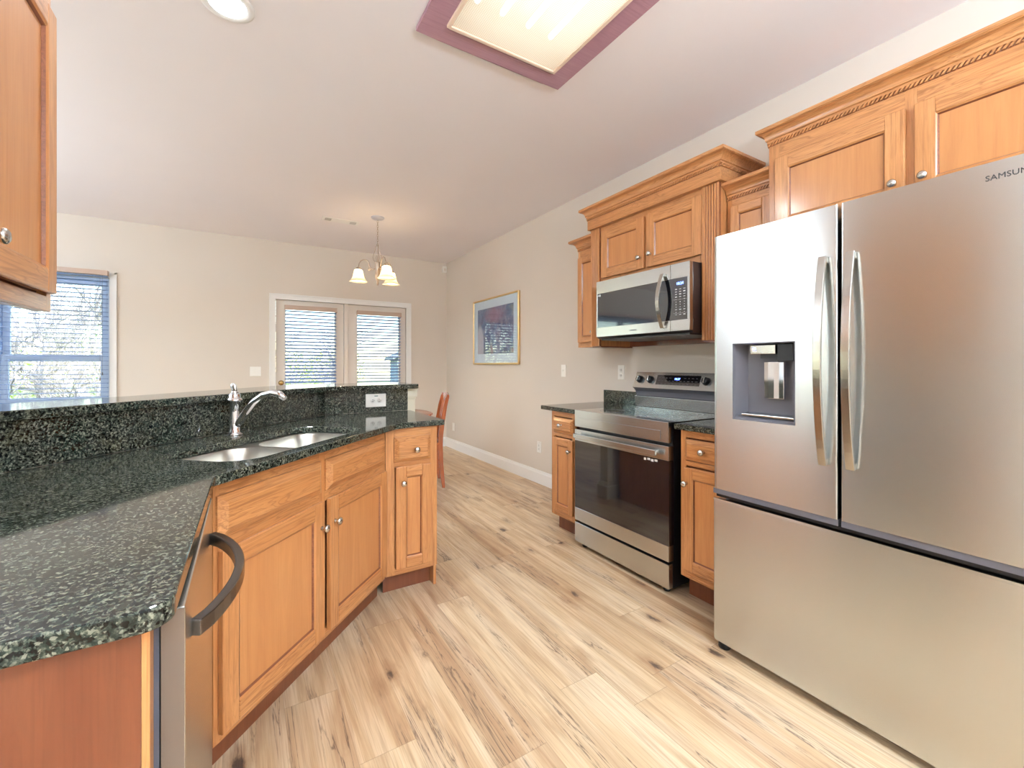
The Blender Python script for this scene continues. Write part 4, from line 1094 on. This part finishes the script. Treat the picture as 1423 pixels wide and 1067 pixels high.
bush('yellow-green shrub low outside the left part of the far window', -3.15, 7.8, .6, .6, 3, M_LEAF2)
bush('dark green evergreen shrub among the bare trees outside the far window', -5.9, 9.3, .8, 1.0, 4, M_LEAF)
bush('tall evergreen outside behind the bare trees', -5.0, 27.5, 2.2, 2.6, 5, M_LEAF)
for i, (x, y) in enumerate(((-8.4, 23.5), (-1.4, 23.5), (1.4, 27), (-12.5, 24), (4.6, 29))):
    bush('pale green bushy tree in the distance beyond the bare trees', x, y, 2.1, 1.7, 40+i, M_LEAF2, 'distant bushy trees beyond the windows', 'bushy_tree')
# small yellow shed
t = thing('shed', 'small pale yellow shed outside, low right in the far window', 'shed', (-1.95, 10.3, GZ))
MB().box(-.22, .22, -.2, .2, 0, 1.15).build('wall', plain('yellow_siding', lin(236,214,130), .8), t)
MB().prism([(-.27,1.15),(.27,1.15),(0,1.42)], -.24, .24, axis='y').build('roof', plain('shed_roof', lin(205,196,170), .8), t)
# neighbouring house beyond the right door leaf
t = thing('neighbor_house', 'blue-grey gabled house outside, seen through the right French door', 'house', (7.9, 19.0, GZ), math.radians(-12))
hs = plain('blue_siding', lin(128,144,166), .8); hw_ = plain('house_trim', lin(232,236,240), .6)
MB().box(-2.0, 5, 0, 6, 0, 2.5).prism([(-2.0,2.5),(5,2.5),(1.5,4.3)], 0, 6, axis='y').build('wall', hs, t)
MB().prism([(-2.3,2.36),(-2.3,2.52),(1.5,4.5),(5.3,2.52),(5.3,2.36),(1.5,4.32)], -.3, 6.2, axis='y').build('roof', plain('house_roof', lin(120,124,134), .8), t)
for wx in (-1.0, 1.0, 3.0):
    f = MB().box(wx-.45, wx+.45, -.06, 0, 1.0, 2.1).build('window', hw_, t); MB().box(wx-.38, wx+.38, -.07, -.06, 1.07, 2.03).build('pane', plain('house_pane', lin(70,90,120), .1), f)
for px_ in (-1.9, .6, 3.2): MB().box(px_-.09, px_+.09, -1.5, -1.32, 0, 2.1).build('porch_column', hw_, t)
MB().box(-2.1, 3.6, -1.6, 0, 2.1, 2.3).build('porch_roof', hw_, t)
# deck railing
t = thing('deck_railing', 'white deck railing outside the French doors', 'railing', (1.3, YF+2.55, -.04))
MB().box(-1.55, 1.55, -.03, .03, .86, .90).box(-1.55, 1.55, -.02, .02, .06, .10).build('rail', hw_, t)
for x in (-1.52, 0, 1.52): MB().box(x-.045, x+.045, -.045, .045, 0, .98).build('post', hw_, t)
b = MB()
for i in range(29):
    x = -1.42+.1*i
    if abs(x) > .06: b.box(x-.012, x+.012, -.012, .012, .10, .86)
b.build('balusters', hw_, t)
